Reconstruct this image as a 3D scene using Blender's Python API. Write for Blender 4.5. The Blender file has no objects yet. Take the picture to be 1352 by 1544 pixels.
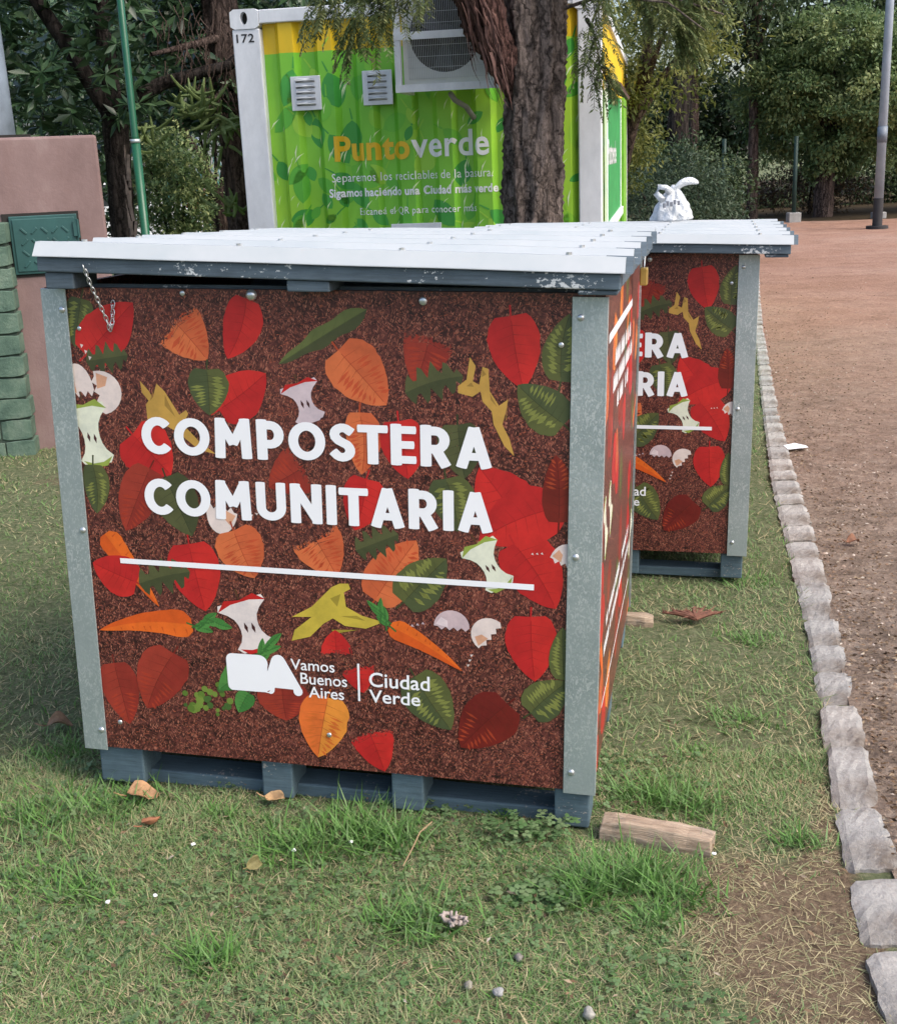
import bpy, bmesh, math, random
import numpy as np
from mathutils import Vector, Matrix
from mathutils.geometry import tessellate_polygon
R = math.radians; PI = math.pi
random.seed(5); rng = np.random.default_rng(5)
S = bpy.context.scene; COL = S.collection

# ---------------------------------------------------------------- camera, sky, sun, exposure
cd = bpy.data.cameras.new('camera'); cam = bpy.data.objects.new('camera', cd); COL.objects.link(cam); S.camera = cam
cd.sensor_fit = 'HORIZONTAL'; cd.sensor_width = 36; cd.lens = 1821.5/1352*36; cd.clip_end = 600; cd.clip_start = .05
_r = (0.9991298, -0.01165069, -0.04004881); _u = (0.04170906, 0.27908937, 0.95935889); _f = (0, 0.96019445, -0.27933244)
cam.matrix_world = Matrix(((_r[0], _u[0], -_f[0], 0), (_r[1], _u[1], -_f[1], 0), (_r[2], _u[2], -_f[2], 1.55), (0, 0, 0, 1)))

SUN = Vector((.72, -.42, .95)).normalized()
w = bpy.data.worlds.new('World'); S.world = w; w.use_nodes = True
nt = w.node_tree; nt.nodes.clear()
sk = nt.nodes.new('ShaderNodeTexSky'); sk.sky_type = 'NISHITA'; sk.sun_disc = False
sk.sun_elevation = math.asin(SUN.z); sk.sun_rotation = math.atan2(SUN.x, SUN.y)
sk.dust_density = 4.0; sk.air_density = 1.0; sk.ozone_density = 1.0
bg = nt.nodes.new('ShaderNodeBackground'); bg.inputs['Strength'].default_value = .15
ow = nt.nodes.new('ShaderNodeOutputWorld')
nt.links.new(sk.outputs[0], bg.inputs[0]); nt.links.new(bg.outputs[0], ow.inputs[0])
sd = bpy.data.lights.new('sun', 'SUN'); sd.energy = 1.15; sd.angle = R(28); sd.color = (1, .95, .87)
sun = bpy.data.objects.new('sun', sd); COL.objects.link(sun); sun.rotation_euler = SUN.to_track_quat('Z', 'Y').to_euler()
S.view_settings.view_transform = 'Standard'; S.view_settings.look = 'None'
S.view_settings.exposure = 1.05; S.view_settings.gamma = 1.0

# ---------------------------------------------------------------- helpers
def lin(c):
    return tuple(((x/255)/12.92 if x/255 <= .04045 else ((x/255+.055)/1.055)**2.4) for x in c)
class NT:
    """small node-tree builder"""
    def __init__(s, name, rough=.7, metal=0., spec=.4):
        s.m = bpy.data.materials.new(name); s.m.use_nodes = True; s.t = s.m.node_tree
        s.b = s.t.nodes['Principled BSDF']; s.b.inputs['Roughness'].default_value = rough
        s.b.inputs['Metallic'].default_value = metal; s.b.inputs['Specular IOR Level'].default_value = spec
    def n(s, typ, **k):
        o = s.t.nodes.new('ShaderNode'+typ)
        for a, b in k.items(): setattr(o, a, b)
        return o
    def put(s, sock, v):
        if isinstance(v, bpy.types.NodeSocket): s.t.links.new(v, sock)
        else:
            if hasattr(sock.default_value, '__len__'):
                v = tuple(v) if hasattr(v, '__len__') else (v,)*len(sock.default_value)
                if len(sock.default_value) == 4 and len(v) == 3: v = v+(1,)
            sock.default_value = v
    def co(s, kind='Object'): return s.n('TexCoord').outputs[kind]
    def map(s, v, scale=(1, 1, 1), rot=(0, 0, 0), loc=(0, 0, 0)):
        o = s.n('Mapping'); s.put(o.inputs['Vector'], v); o.inputs['Scale'].default_value = scale
        o.inputs['Rotation'].default_value = rot; o.inputs['Location'].default_value = loc; return o.outputs[0]
    def noise(s, v, scale, detail=4, rough=.6, dist=0, dim='3D'):
        o = s.n('TexNoise', noise_dimensions=dim); s.put(o.inputs['Vector'], v); o.inputs['Scale'].default_value = scale
        o.inputs['Detail'].default_value = detail; o.inputs['Roughness'].default_value = rough; o.inputs['Distortion'].default_value = dist
        return o.outputs[0]
    def vor(s, v, scale, dim='3D', feat='F1', rand=1):
        o = s.n('TexVoronoi', voronoi_dimensions=dim, feature=feat); s.put(o.inputs['Vector'], v)
        o.inputs['Scale'].default_value = scale; o.inputs['Randomness'].default_value = rand; return o
    def ramp(s, f, *st, interp='LINEAR'):
        o = s.n('ValToRGB'); s.put(o.inputs[0], f); e = o.color_ramp.elements; o.color_ramp.interpolation = interp
        while len(e) < len(st): e.new(.5)
        for i, (p, c) in enumerate(st):
            e[i].position = p; c = (c, c, c) if not hasattr(c, '__len__') else c; e[i].color = tuple(c)[:3]+(1,)
        return o.outputs[0]
    def mix(s, f, a, b, mode='MIX'):
        o = s.n('MixRGB', blend_type=mode); s.put(o.inputs[0], f); s.put(o.inputs[1], a); s.put(o.inputs[2], b); return o.outputs[0]
    def math(s, op, a, b=0., clamp=False):
        o = s.n('Math', operation=op, use_clamp=clamp); s.put(o.inputs[0], a); s.put(o.inputs[1], b); return o.outputs[0]
    def attr(s, name): return s.n('Attribute', attribute_name=name)
    def bump(s, h, strength=.4, dist=.01):
        o = s.n('Bump'); o.inputs['Strength'].default_value = strength; o.inputs['Distance'].default_value = dist
        s.put(o.inputs['Height'], h); s.t.links.new(o.outputs[0], s.b.inputs['Normal'])
    def out(s, col, rough=None):
        s.put(s.b.inputs['Base Color'], col)
        if rough is not None: s.put(s.b.inputs['Roughness'], rough)
        return s.m

class MB:
    """collects shapes into one mesh"""
    def __init__(s): s.v = []; s.f = []; s.m = []
    def add(s, vs, fs, mi=0):
        k = len(s.v); s.v += [tuple(v) for v in vs]; s.f += [tuple(i+k for i in f) for f in fs]; s.m += [mi]*len(fs); return s
    def box(s, x0, x1, y0, y1, z0, z1, mi=0, M=None):
        vs = [(x, y, z) for z in (z0, z1) for y in (y0, y1) for x in (x0, x1)]
        if M is not None: vs = [tuple(M @ Vector(v)) for v in vs]
        return s.add(vs, [(0, 2, 3, 1), (4, 5, 7, 6), (0, 1, 5, 4), (2, 6, 7, 3), (0, 4, 6, 2), (1, 3, 7, 5)], mi)
    def tube(s, pts, rad, n=8, mi=0, caps=True, wob=0, seed=0):
        pts = [Vector(p) for p in pts]; rr = random.Random(seed); vs = []; fs = []
        rad = rad if hasattr(rad, '__len__') else [rad]*len(pts)
        ref = Vector((0, 0, 1)) if abs((pts[-1]-pts[0]).normalized().z) < .8 else Vector((1, 0, 0))
        for i, p in enumerate(pts):
            t = (pts[min(i+1, len(pts)-1)]-pts[max(i-1, 0)]).normalized()
            a = t.cross(ref).normalized(); b = t.cross(a)
            for j in range(n):
                q = 2*PI*j/n; r = rad[i]*(1+wob*(rr.random()-.5))
                vs.append(p+(a*math.cos(q)+b*math.sin(q))*r)
        for i in range(len(pts)-1):
            for j in range(n):
                fs.append((i*n+j, i*n+(j+1) % n, (i+1)*n+(j+1) % n, (i+1)*n+j))
        if caps: fs += [tuple(range(n)), tuple(range((len(pts)-1)*n, len(pts)*n))[::-1]]
        return s.add(vs, fs, mi)
    def dome(s, c, r, axis='-y', flat=.6, n=10, mi=0):
        vs = []; fs = []
        for k in range(4):
            a = k/4*PI/2
            for j in range(n):
                q = 2*PI*j/n; vs.append((c[0]+r*math.cos(a)*math.cos(q), c[1]-r*flat*math.sin(a), c[2]+r*math.cos(a)*math.sin(q)))
        vs.append((c[0], c[1]-r*flat, c[2]))
        for k in range(3):
            for j in range(n): fs.append((k*n+j, k*n+(j+1) % n, (k+1)*n+(j+1) % n, (k+1)*n+j))
        for j in range(n): fs.append((3*n+j, 3*n+(j+1) % n, 4*n))
        return s.add(vs, fs, mi)
    def build(s, name, mats, parent=None, smooth=False, bevel=0, seg=2, sub=0):
        me = bpy.data.meshes.new(name); me.from_pydata(s.v, [], s.f)
        for m in (mats if isinstance(mats, (list, tuple)) else [mats]): me.materials.append(m)
        if any(s.m): me.polygons.foreach_set('material_index', s.m)
        bm = bmesh.new(); bm.from_mesh(me); bmesh.ops.recalc_face_normals(bm, faces=bm.faces); bm.to_mesh(me); bm.free()
        if smooth: me.polygons.foreach_set('use_smooth', [True]*len(me.polygons))
        o = bpy.data.objects.new(name, me); COL.objects.link(o); o.parent = parent
        if bevel:
            b = o.modifiers.new('bevel', 'BEVEL'); b.width = bevel; b.segments = seg; b.limit_method = 'ANGLE'; b.angle_limit = R(40)
        if sub:
            b = o.modifiers.new('subdivision', 'SUBSURF'); b.levels = b.render_levels = sub
        return o
def fast(name, V, F, mat, parent=None, tone=None, smooth=False):
    """big triangle mesh from numpy arrays"""
    me = bpy.data.meshes.new(name); V = np.asarray(V, np.float32); F = np.asarray(F, np.int32)
    me.vertices.add(len(V)); me.vertices.foreach_set('co', V.ravel())
    me.loops.add(F.size); me.loops.foreach_set('vertex_index', F.ravel())
    me.polygons.add(len(F)); me.polygons.foreach_set('loop_start', np.arange(0, F.size, F.shape[1], dtype=np.int32))
    if smooth: me.polygons.foreach_set('use_smooth', np.ones(len(F), bool))
    me.update(calc_edges=True)
    if tone is not None:
        a = me.attributes.new('tone', 'FLOAT', 'POINT'); a.data.foreach_set('value', np.asarray(tone, np.float32))
    me.materials.append(mat); o = bpy.data.objects.new(name, me); COL.objects.link(o); o.parent = parent; return o
def empty(name, loc=(0, 0, 0), rz=0, M=None):
    o = bpy.data.objects.new(name, None); COL.objects.link(o); o.empty_display_size = .1
    if M is not None: o.matrix_world = M
    else: o.location = loc; o.rotation_euler = (0, 0, rz)
    return o
def tag(o, label, cat, group=None):
    o['label'] = label; o['category'] = cat
    if group: o['group'] = group
    return o
def kind(o, k): o['kind'] = k; return o
def thing(name, label, cat, loc=(0, 0, 0), rz=0, group=None, M=None): return tag(empty(name, loc, rz, M), label, cat, group)
def copy_tree(o, parent=None, skip=()):
    c = o.copy(); COL.objects.link(c); c.parent = parent
    for ch in list(o.children):
        if ch.name.split('.')[0] not in skip: copy_tree(ch, c, skip)
    return c
def text(body, bold=0., spacing=1., shear=0.):
    """outline of a line of writing as verts (x, y) and faces, from the built-in font"""
    cu = bpy.data.curves.new('writing', 'FONT'); cu.body = body; cu.size = 1; cu.offset = bold; cu.space_character = spacing; cu.resolution_u = 4; cu.shear = shear
    o = bpy.data.objects.new('writing', cu); COL.objects.link(o)
    me = bpy.data.meshes.new_from_object(o.evaluated_get(bpy.context.evaluated_depsgraph_get()))
    vs = np.array([v.co[:2] for v in me.vertices]); fs = [tuple(p.vertices) for p in me.polygons]
    bpy.data.objects.remove(o); bpy.data.curves.remove(cu); bpy.data.meshes.remove(me)
    return vs, fs
def fit(vs, x0, x1, y0, y1, tilt=0.):
    lo = vs.min(0); hi = vs.max(0); q = (vs-lo)/(hi-lo)
    return np.stack([x0+q[:, 0]*(x1-x0), y0+q[:, 1]*(y1-y0)+tilt*q[:, 0]], 1)
def gz(x, y):
    """height of the ground"""
    x = np.asarray(x, float); y = np.asarray(y, float)
    yy = np.interp(y, [0, 2.4, 4.2, 8, 14], [.135, .118, .035, 0, 0])
    return yy-.029*np.clip(x, -2.2, 2.2)*np.interp(y, [0, 4, 9], [1, 1, 0])
def wav(x, y, s=1.):
    """smooth pseudo noise, about -1..1"""
    return (np.sin(x*3.1*s+1.3*np.sin(y*2.3*s))+np.sin(y*4.3*s+1.7*np.sin(x*1.9*s)+1)+np.sin((x+y)*7.7*s+2)*.6+np.sin((x*1.3-y)*11.3*s)*.5)/3.1

# ---------------------------------------------------------------- materials
def simple(name, c, rough=.6, metal=0, var=.25, scale=8, bump=0, spec=.4, bscale=60):
    t = NT(name, rough, metal, spec); n = t.noise(t.co(), scale, 6, .65)
    d = tuple(x*(1-var) for x in c); l = tuple(min(1, x*(1+var*.7)) for x in c)
    col = t.ramp(n, (.3, d), (.7, l))
    if bump: t.bump(t.noise(t.co(), bscale, 5), bump, .004)
    return t.out(col)
def leafmat(name, st, rough=.55, spec=.35, trans=.25):
    t = NT(name, rough, 0, spec); a = t.attr('tone')
    c = t.ramp(a.outputs['Fac'], *st)
    m = t.out(c)
    tr = t.n('BsdfTranslucent'); mx = t.n('MixShader'); o = t.t.nodes['Material Output']
    t.put(tr.inputs[0], c); mx.inputs[0].default_value = trans
    t.t.links.new(t.b.outputs[0], mx.inputs[1]); t.t.links.new(tr.outputs[0], mx.inputs[2]); t.t.links.new(mx.outputs[0], o.inputs[0])
    return m
def painted_wood(name, c, chip=(.62, .64, .64), amount=.66, grain=(1, 1, 1)):
    t = NT(name, .6, 0, .35); v = t.co()
    base = t.ramp(t.noise(t.map(v, (2, 2, 2)), 3, 5, .7), (.3, tuple(x*.7 for x in c)), (.72, tuple(x*1.3 for x in c)))
    g = t.noise(t.map(v, (4, 60, 60)), 3, 4, .7)
    base = t.mix(.35, base, t.ramp(g, (.35, tuple(x*.45 for x in c)), (.65, tuple(x*1.5 for x in c))))
    patch = t.noise(v, 5, 2); fine = t.noise(t.map(v, (1, 1, 1.6)), 90, 3, .7)
    k = t.math('ADD', t.math('MULTIPLY', patch, .55), t.math('MULTIPLY', fine, .6))
    k = t.ramp(k, (amount, 0), (amount+.03, 1))
    t.bump(t.mix(.5, g, fine), .35, .003)
    return t.out(t.mix(k, base, chip))
M = {}
M['slate'] = painted_wood('slate_painted_wood', (.085, .115, .14), amount=.69)
M['pallet'] = painted_wood('blue_grey_pallet_paint', (.085, .13, .155), chip=(.32, .3, .27), amount=.68)
def m_galv():
    t = NT('galvanised_steel', .42, .55, .5); v = t.co()
    c = t.ramp(t.noise(v, 7, 4), (.3, (.33, .39, .395)), (.7, (.44, .5, .505)))
    f = t.ramp(t.noise(t.map(v, (1, 1, .55)), 150, 2, .5, 1.5), (.52, 0), (.6, 1)); p = t.ramp(t.noise(v, 4, 3), (.36, .15), (.6, .85))
    k = t.mix(1, f, p, 'MULTIPLY'); t.bump(t.noise(v, 130, 2), .25, .002)
    return t.out(t.mix(k, c, (.6, .64, .64)))
M['galv'] = m_galv()
M['bolt'] = simple('bolt_steel', (.6, .62, .63), .3, .8, .1)
def m_roof():
    t = NT('white_roof_sheet', .4, 0, .4); v = t.co()
    c = t.ramp(t.noise(v, 3, 5, .7), (.3, (.38, .42, .44)), (.6, (.45, .475, .49)))
    k = t.ramp(t.noise(t.map(v, (1, 3, 3)), 12, 6, .85), (.6, 0), (.8, .8))
    return t.out(t.mix(k, c, (.45, .43, .4)))
M['roof'] = m_roof()
M['dark'] = simple('dark_inside', (.02, .018, .016), .9)
M['white_paint'] = None
def m_whitepaint():
    t = NT('weathered_white_paint', .5, 0, .4); v = t.co()
    c = t.ramp(t.noise(t.map(v, (1, 1, .5)), 4, 6, .75), (.3, (.58, .6, .63)), (.62, (.75, .77, .8)))
    k = t.ramp(t.noise(t.map(v, (3, 3, .6)), 14, 5, .8), (.66, 0), (.76, .7))
    return t.out(t.mix(k, c, (.33, .33, .34)))
M['white_paint'] = m_whitepaint()

def soil_nodes(t, uv):
    """brown mulch print: layers of short fibres over dark soil"""
    base = t.mix(.75, t.ramp(t.noise(uv, 45, 6, .8, dim='2D'), (.32, lin((30, 17, 20))), (.5, lin((76, 40, 38))), (.68, lin((120, 68, 58)))), t.ramp(t.noise(uv, 5, 4, .7, dim='2D'), (.34, (.38, .36, .4)), (.5, (.9, .86, .88)), (.68, (1.35, 1.25, 1.18))), 'MULTIPLY')
    for i, (a, sx, sy, thr, c1, c2) in enumerate([(20, 75, 300, .72, (132, 76, 66), (84, 44, 42)), (80, 80, 320, .74, (146, 84, 70), (70, 34, 34)), (140, 70, 280, .66, (90, 46, 40), (30, 14, 16)), (110, 90, 380, .82, (186, 122, 98), (130, 72, 58)), (50, 90, 380, .83, (180, 112, 92), (26, 12, 16)), (165, 95, 340, .83, (160, 86, 64), (30, 14, 18))]):
        d = t.noise(uv, 14, 2, dim='2D')
        m = t.map(t.map(uv, (1, 1, 1), (0, 0, R(a))), (sx*1.3, sy*1.25, 1), (0, 0, 0), (i*3.7, i*1.9, 0))
        dv = t.n('VectorMath', operation='ADD'); t.put(dv.inputs[0], m)
        sc = t.n('VectorMath', operation='SCALE'); t.put(sc.inputs[0], d); sc.inputs['Scale'].default_value = 3.
        t.t.links.new(sc.outputs[0], dv.inputs[1])
        o = t.vor(dv.outputs[0], 1, '2D')
        sp = t.n('SeparateColor'); t.put(sp.inputs[0], o.outputs['Color'])
        on = t.math('MULTIPLY', t.math('GREATER_THAN', sp.outputs[0], thr), t.ramp(o.outputs['Distance'], (.3, 1), (.5, 0)))
        base = t.mix(on, base, t.mix(sp.outputs[1], lin(c1), lin(c2)))
    return base
def m_print():
    t = NT('printed_vinyl', .34, 0, .45)
    uv = t.n('UVMap', uv_map='print').outputs[0]
    soil = soil_nodes(t, uv)
    a = t.attr('ink'); n = t.noise(uv, 130, 4, .75, dim='2D')
    k = t.math('ADD', t.math('MULTIPLY', t.math('SUBTRACT', n, .5), 2.2), t.math('MULTIPLY', t.math('SUBTRACT', a.outputs['Alpha'], .5), 2.6))
    k = t.ramp(k, (.0, 0), (.06, 1))
    ink = t.mix(.7, a.outputs['Color'], t.ramp(t.noise(uv, 16, 5, .7, dim='2D'), (.3, (.7, .74, .78)), (.5, (.92, .94, .95)), (.7, (1.08, 1.1, 1.1))), 'MULTIPLY')
    return t.out(t.mix(k, soil, ink))
M['print'] = m_print()
M['ink_white'] = simple('white_print', (.86, .86, .88), .35, 0, .03)

# ---------------------------------------------------------------- printed artwork
PAL = {'R': ((196, 42, 40), (182, 36, 38), (128, 18, 24), None), 'O': ((200, 96, 58), (208, 108, 64), (150, 52, 30), (186, 66, 38)),
       'O2': ((226, 140, 56), (222, 110, 50), (150, 52, 30), (196, 76, 36)), 'D': ((140, 46, 38), (152, 54, 42), (96, 28, 24), (186, 66, 40)),
       'DO': ((112, 34, 28), (120, 38, 30), (82, 22, 20), (206, 92, 50)), 'DO2': ((112, 32, 28), (106, 30, 28), (80, 22, 20), (200, 84, 46)),
       'G': ((88, 92, 52), (74, 82, 52), (44, 50, 32), (138, 142, 72)), 'G2': ((68, 72, 46), (84, 86, 54), (44, 48, 32), None),
       'F': ((96, 104, 58), (72, 76, 48), (64, 70, 40), None), 'C': ((226, 104, 36), (212, 88, 32), (180, 66, 26), None),
       'B': ((66, 122, 58), (80, 136, 66), (48, 92, 44), None), 'T': (190, 148, 72), 'Y': (196, 172, 66)}
class Print:
    """flat coloured shapes laid on a surface: every face carries its ink colour and its opacity"""
    def __init__(s): s.v = []; s.f = []; s.c = []; s.boxes = []
    def poly(s, pts, col, lev, al=1.):
        """pts: (u, v); al: opacity or list per point"""
        k = len(s.v); s.v += [(p[0], p[1], lev) for p in pts]
        al = al if hasattr(al, '__len__') else [al]*len(pts); c = lin(col)
        if len(pts) > 4:
            for tri in tessellate_polygon([[Vector((p[0], p[1], 0)) for p in pts]]):
                s.f.append(tuple(k+i for i in tri)); s.c.append([c+(al[i],) for i in tri])
        else:
            s.f.append(tuple(range(k, k+len(pts)))); s.c.append([c+(a,) for a in al])
    def level(s, base, tip, w):
        x0, x1 = min(base[0], tip[0])-w*.4, max(base[0], tip[0])+w*.4; y0, y1 = min(base[1], tip[1])-w*.4, max(base[1], tip[1])+w*.4
        l = 0
        for b in s.boxes:
            if b[0] < x1 and b[1] > x0 and b[2] < y1 and b[3] > y0: l = max(l, b[4]+1)
        s.boxes.append((x0, x1, y0, y1, l)); return 1+l*3
    def leaf(s, base, tip, w, pal, fade=None, rr=None, kind='leaf'):
        rr = rr or random; A = Vector(base); B = Vector(tip); ax = B-A; L = ax.length; d = ax/L; p = Vector((-d.y, d.x)); lev = s.level(base, tip, w)
        c1, c2, vc, st = PAL[pal]; n = 16; mixc = lambda a, b, f: tuple(a[i]*(1-f)+b[i]*f for i in range(3)); vc = mixc(vc, c1, .4); st = mixc(st, c1, .22 if pal == 'G' else .45) if st else None; bend = rr.uniform(-.06, .06)*L
        mids = []; Ls = []; Rs = []; al = []; eg = rr.choice([1., 1., .74, .66])
        for i in range(n+1):
            t = i/n
            if kind == 'leaf': h = (max(t, 1e-4)**.48)*((1-t)**.82)*2.3
            elif kind == 'lobe': h = (.75+.5*math.sin(t*PI))*(.62+.38*math.cos(t*PI*9))*(1 if 0 < i < n else .1)
            elif kind == 'feather': h = (math.sin(t*PI)**.5)*(.8+.12*math.sin(t*17))*(.45+.7*t)
            elif kind == 'carrot': h = (1-t)**.75*min(1, (t+.02)*9)**.5*1.05
            h *= w/2; q = A+ax*t+p*bend*math.sin(t*PI)
            if kind == 'leaf' and t < .12: q = q-d*0
            mids.append(q); jl, jr = 1+rr.uniform(-.03, .03), 1+rr.uniform(-.03, .03)
            back = d*(-.10*w*(1-t)) if kind == 'leaf' else Vector((0, 0))
            Ls.append(q+p*h*jl+back*(1 if 0 < i else 0)); Rs.append(q-p*h*jr+back*(1 if 0 < i else 0))
            al.append(1. if not fade else max(0, min(1, (t-.12)*2.4)) if fade == 'f' else 1.)
        for i in range(n):
            s.poly([mids[i], mids[i+1], Ls[i+1], Ls[i]], c1, lev, [al[i], al[i+1], al[i+1]*eg, al[i]*eg])
            s.poly([mids[i+1], mids[i], Rs[i], Rs[i+1]], c2, lev, [al[i+1], al[i], al[i]*eg, al[i+1]*eg])
        if st:
            lo, hi = (.16, .8) if pal == 'G' else (.3, .9) if pal in ('O', 'O2') else (.5, .93)
            for sd in (1, -1):
                if pal == 'G' and rr.random() < .3 and sd == -1: lo = .4
                k = 11
                for j in range(k):
                    t = lo+(hi-lo)*(j+rr.uniform(.2, .8))/k; i = min(n-1, int(t*n)); e = (Ls if sd > 0 else Rs)[i]; m = mids[i]
                    f0 = rr.uniform(.12, .3); f1 = rr.uniform(.6, .93); wd = L*(hi-lo)/k*(rr.uniform(.6, 1.3) if pal == 'G' else rr.uniform(.35, .8))
                    a = m+(e-m)*f0; b = m+(e-m)*f1+d*L*.07; mm = (a+b)/2
                    s.poly([a, mm-d*wd*.7, b, mm+d*wd*.7], st, lev+1, al[i])
        if kind in ('leaf', 'feather'):
            wv = .0016
            for i in range(1, n-1):
                s.poly([mids[i]-p*wv*.5, mids[i+1]-p*wv*.5, mids[i+1]+p*wv*.5, mids[i]+p*wv*.5], vc, lev+2, al[i]*.8)
            for i in range(2, n-3, 2):
                for E in (Ls, Rs):
                    m = mids[i]; e = m+(E[min(n, i+2)]-m)*.85; s.poly([m-d*.0006, e, m+d*.0006], vc, lev+2, al[i]*.62)
            if kind == 'leaf': s.poly([A-p*.0018, A+p*.0018, A-d*.022+p*.004, A-d*.022], vc if pal not in ('R',) else c2, lev+2, al[1]*.7)
        if kind == 'carrot':
            for j in range(7):
                t = .08+j*.12; i = int(t*n); s.poly([mids[i]+(Ls[i]-mids[i])*.9, mids[i]+(Ls[i]-mids[i])*.4, mids[i]+d*.004+(Ls[i]-mids[i])*.4], vc, lev+1)
    def core(s, base, tip, w, mode):
        A = Vector(base); B = Vector(tip); ax = B-A; d = ax.normalized(); p = Vector((-d.y, d.x)); lev = s.level(base, tip, w)
        body = (206, 186, 190) if mode == 'PR' else (222, 222, 200) if mode[-1] == 'G' or mode == 'WG2' else (226, 212, 206)
        cap = (186, 34, 34) if mode[-1] == 'R' else (146, 162, 72)
        hw = [.30, .40, .27, .21, .19, .2, .24, .34, .5, .46]
        Lp = [A+ax*(i/9)+p*w*h for i, h in enumerate(hw)]; Rp = [A+ax*(i/9)-p*w*h for i, h in enumerate(hw)]
        s.poly(Lp+Rp[::-1], body, lev, [1]*20)
        s.poly([B+p*w*.5-ax*.12, B+p*w*.3+ax*.06, B+ax*.0, B-p*w*.3+ax*.06, B-p*w*.52-ax*.12, B-p*w*.2-ax*.04, B+p*w*.2-ax*.04], cap, lev+1, 1)
        s.poly([A+p*w*.34+ax*.1, A+p*w*.12+ax*.03, A-p*w*.12+ax*.03, A-p*w*.36+ax*.1, A-p*w*.2-ax*.04, A+p*w*.2-ax*.04], cap if mode != 'PR' else body, lev+1, 1)
        for k in (-1, 1):
            c = A+ax*(.45+.02*k)+p*w*.07*k
            s.poly([c-d*w*.11, c+p*w*.035, c+d*w*.11, c-p*w*.035], (70, 34, 36), lev+2)
        s.poly([B+p*.001, B-p*.001, B+ax*.22-p*.004, B+ax*.22+p*.001], (90, 60, 40), lev+1)
    def egg(s, base, tip, w, mode):
        A = Vector(base); B = Vector(tip); ax = B-A; L = ax.length; d = ax/L; p = Vector((-d.y, d.x)); lev = s.level(base, tip, w)
        col = (200, 176, 178) if mode == 'P' else (224, 206, 198)
        top = [A+p*w*.5*math.cos(q)+d*L*1.0*math.sin(q) for q in [PI*i/12 for i in range(13)]]
        zig = [A-p*w*.5+p*w*i/9-d*L*(.02+.2*(i % 2)) for i in range(1, 9)]
        s.poly(top+zig, col, lev)
        s.poly([A+p*w*.1-d*L*.05, A+p*w*.45+d*L*.1, A+p*w*.3+d*L*.55, A+p*w*.12+d*L*.35], (212, 158, 126) if mode == 'W' else (226, 206, 206), lev+1)
        for k in range(3):
            c = A+p*w*(.75+.25*k*.6)-d*L*.1*k; s.poly([c, c+p*w*.1, c+p*w*.06+d*w*.07], col, lev)
    def sprig(s, base, tip, w):
        A = Vector(base); B = Vector(tip); ax = B-A; p = Vector((-ax.y, ax.x)).normalized()
        for k in range(5):
            q = A+ax*(.1+.16*k); s.leaf(tuple(q), tuple(q+ax*.5+p*w*random.uniform(-.7, .7)), w*.45, 'B')
    def blob(s, base, tip, w):
        A = Vector(base); B = Vector(tip); lev = s.level(base, tip, w*2)
        for k in range(26):
            c = (A+B)/2+Vector((random.gauss(0, w*.35), random.gauss(0, w*.3))); r = random.uniform(.005, .011)
            s.poly([c+Vector((r*math.cos(q), r*math.sin(q))) for q in [i*PI/4 for i in range(8)]], random.choice([(92, 118, 48), (112, 134, 58), (70, 100, 48)]), lev+k % 3)
    def draw(s, it):
        k = it[0]
        if k == 'pts':
            pts = it[1]; lo = min(x for x, y in pts), min(y for x, y in pts); hi = max(x for x, y in pts), max(y for x, y in pts)
            lev = s.level(lo, hi, .0); s.poly(pts, PAL[it[2]], lev, 1)
            c = ((lo[0]+hi[0])/2, (lo[1]+hi[1])/2); dk = tuple(int(x*.8) for x in PAL[it[2]])
            n = len(pts)
            for i in range(2, n//2, 2):
                a, b, e = Vector(pts[i]), Vector(pts[i+1]), Vector(pts[n-i-1]); s.poly([a.lerp(e, .1), b.lerp(e, .25), a.lerp(e, .42)], dk, lev+1)
        elif k in ('leaf', 'lobe', 'feather', 'carrot'): s.leaf(it[1], it[2], it[3], it[4], it[5] if len(it) > 5 else None, None, k)
        elif k == 'core': s.core(*it[1:5])
        elif k == 'egg': s.egg(*it[1:5])
        elif k == 'frond': s.sprig(*it[1:4])
        elif k == 'blob': s.blob(*it[1:4])
def clip_uv(P, u0, u1, v0, v1):
    """cut the artwork at the panel's edges"""
    bm = bmesh.new(); lay = bm.loops.layers.float_color.new('ink')
    vs = [bm.verts.new(v) for v in P.v]
    for f, c in zip(P.f, P.c):
        try: fc = bm.faces.new([vs[i] for i in f])
        except ValueError: continue
        for l, q in zip(fc.loops, c): l[lay] = q
    for co, no in (((u0, 0, 0), (-1, 0, 0)), ((u1, 0, 0), (1, 0, 0)), ((0, v0, 0), (0, -1, 0)), ((0, v1, 0), (0, 1, 0))):
        bmesh.ops.bisect_plane(bm, geom=bm.verts[:]+bm.edges[:]+bm.faces[:], plane_co=co, plane_no=no, clear_outer=True)
    return bm
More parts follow.
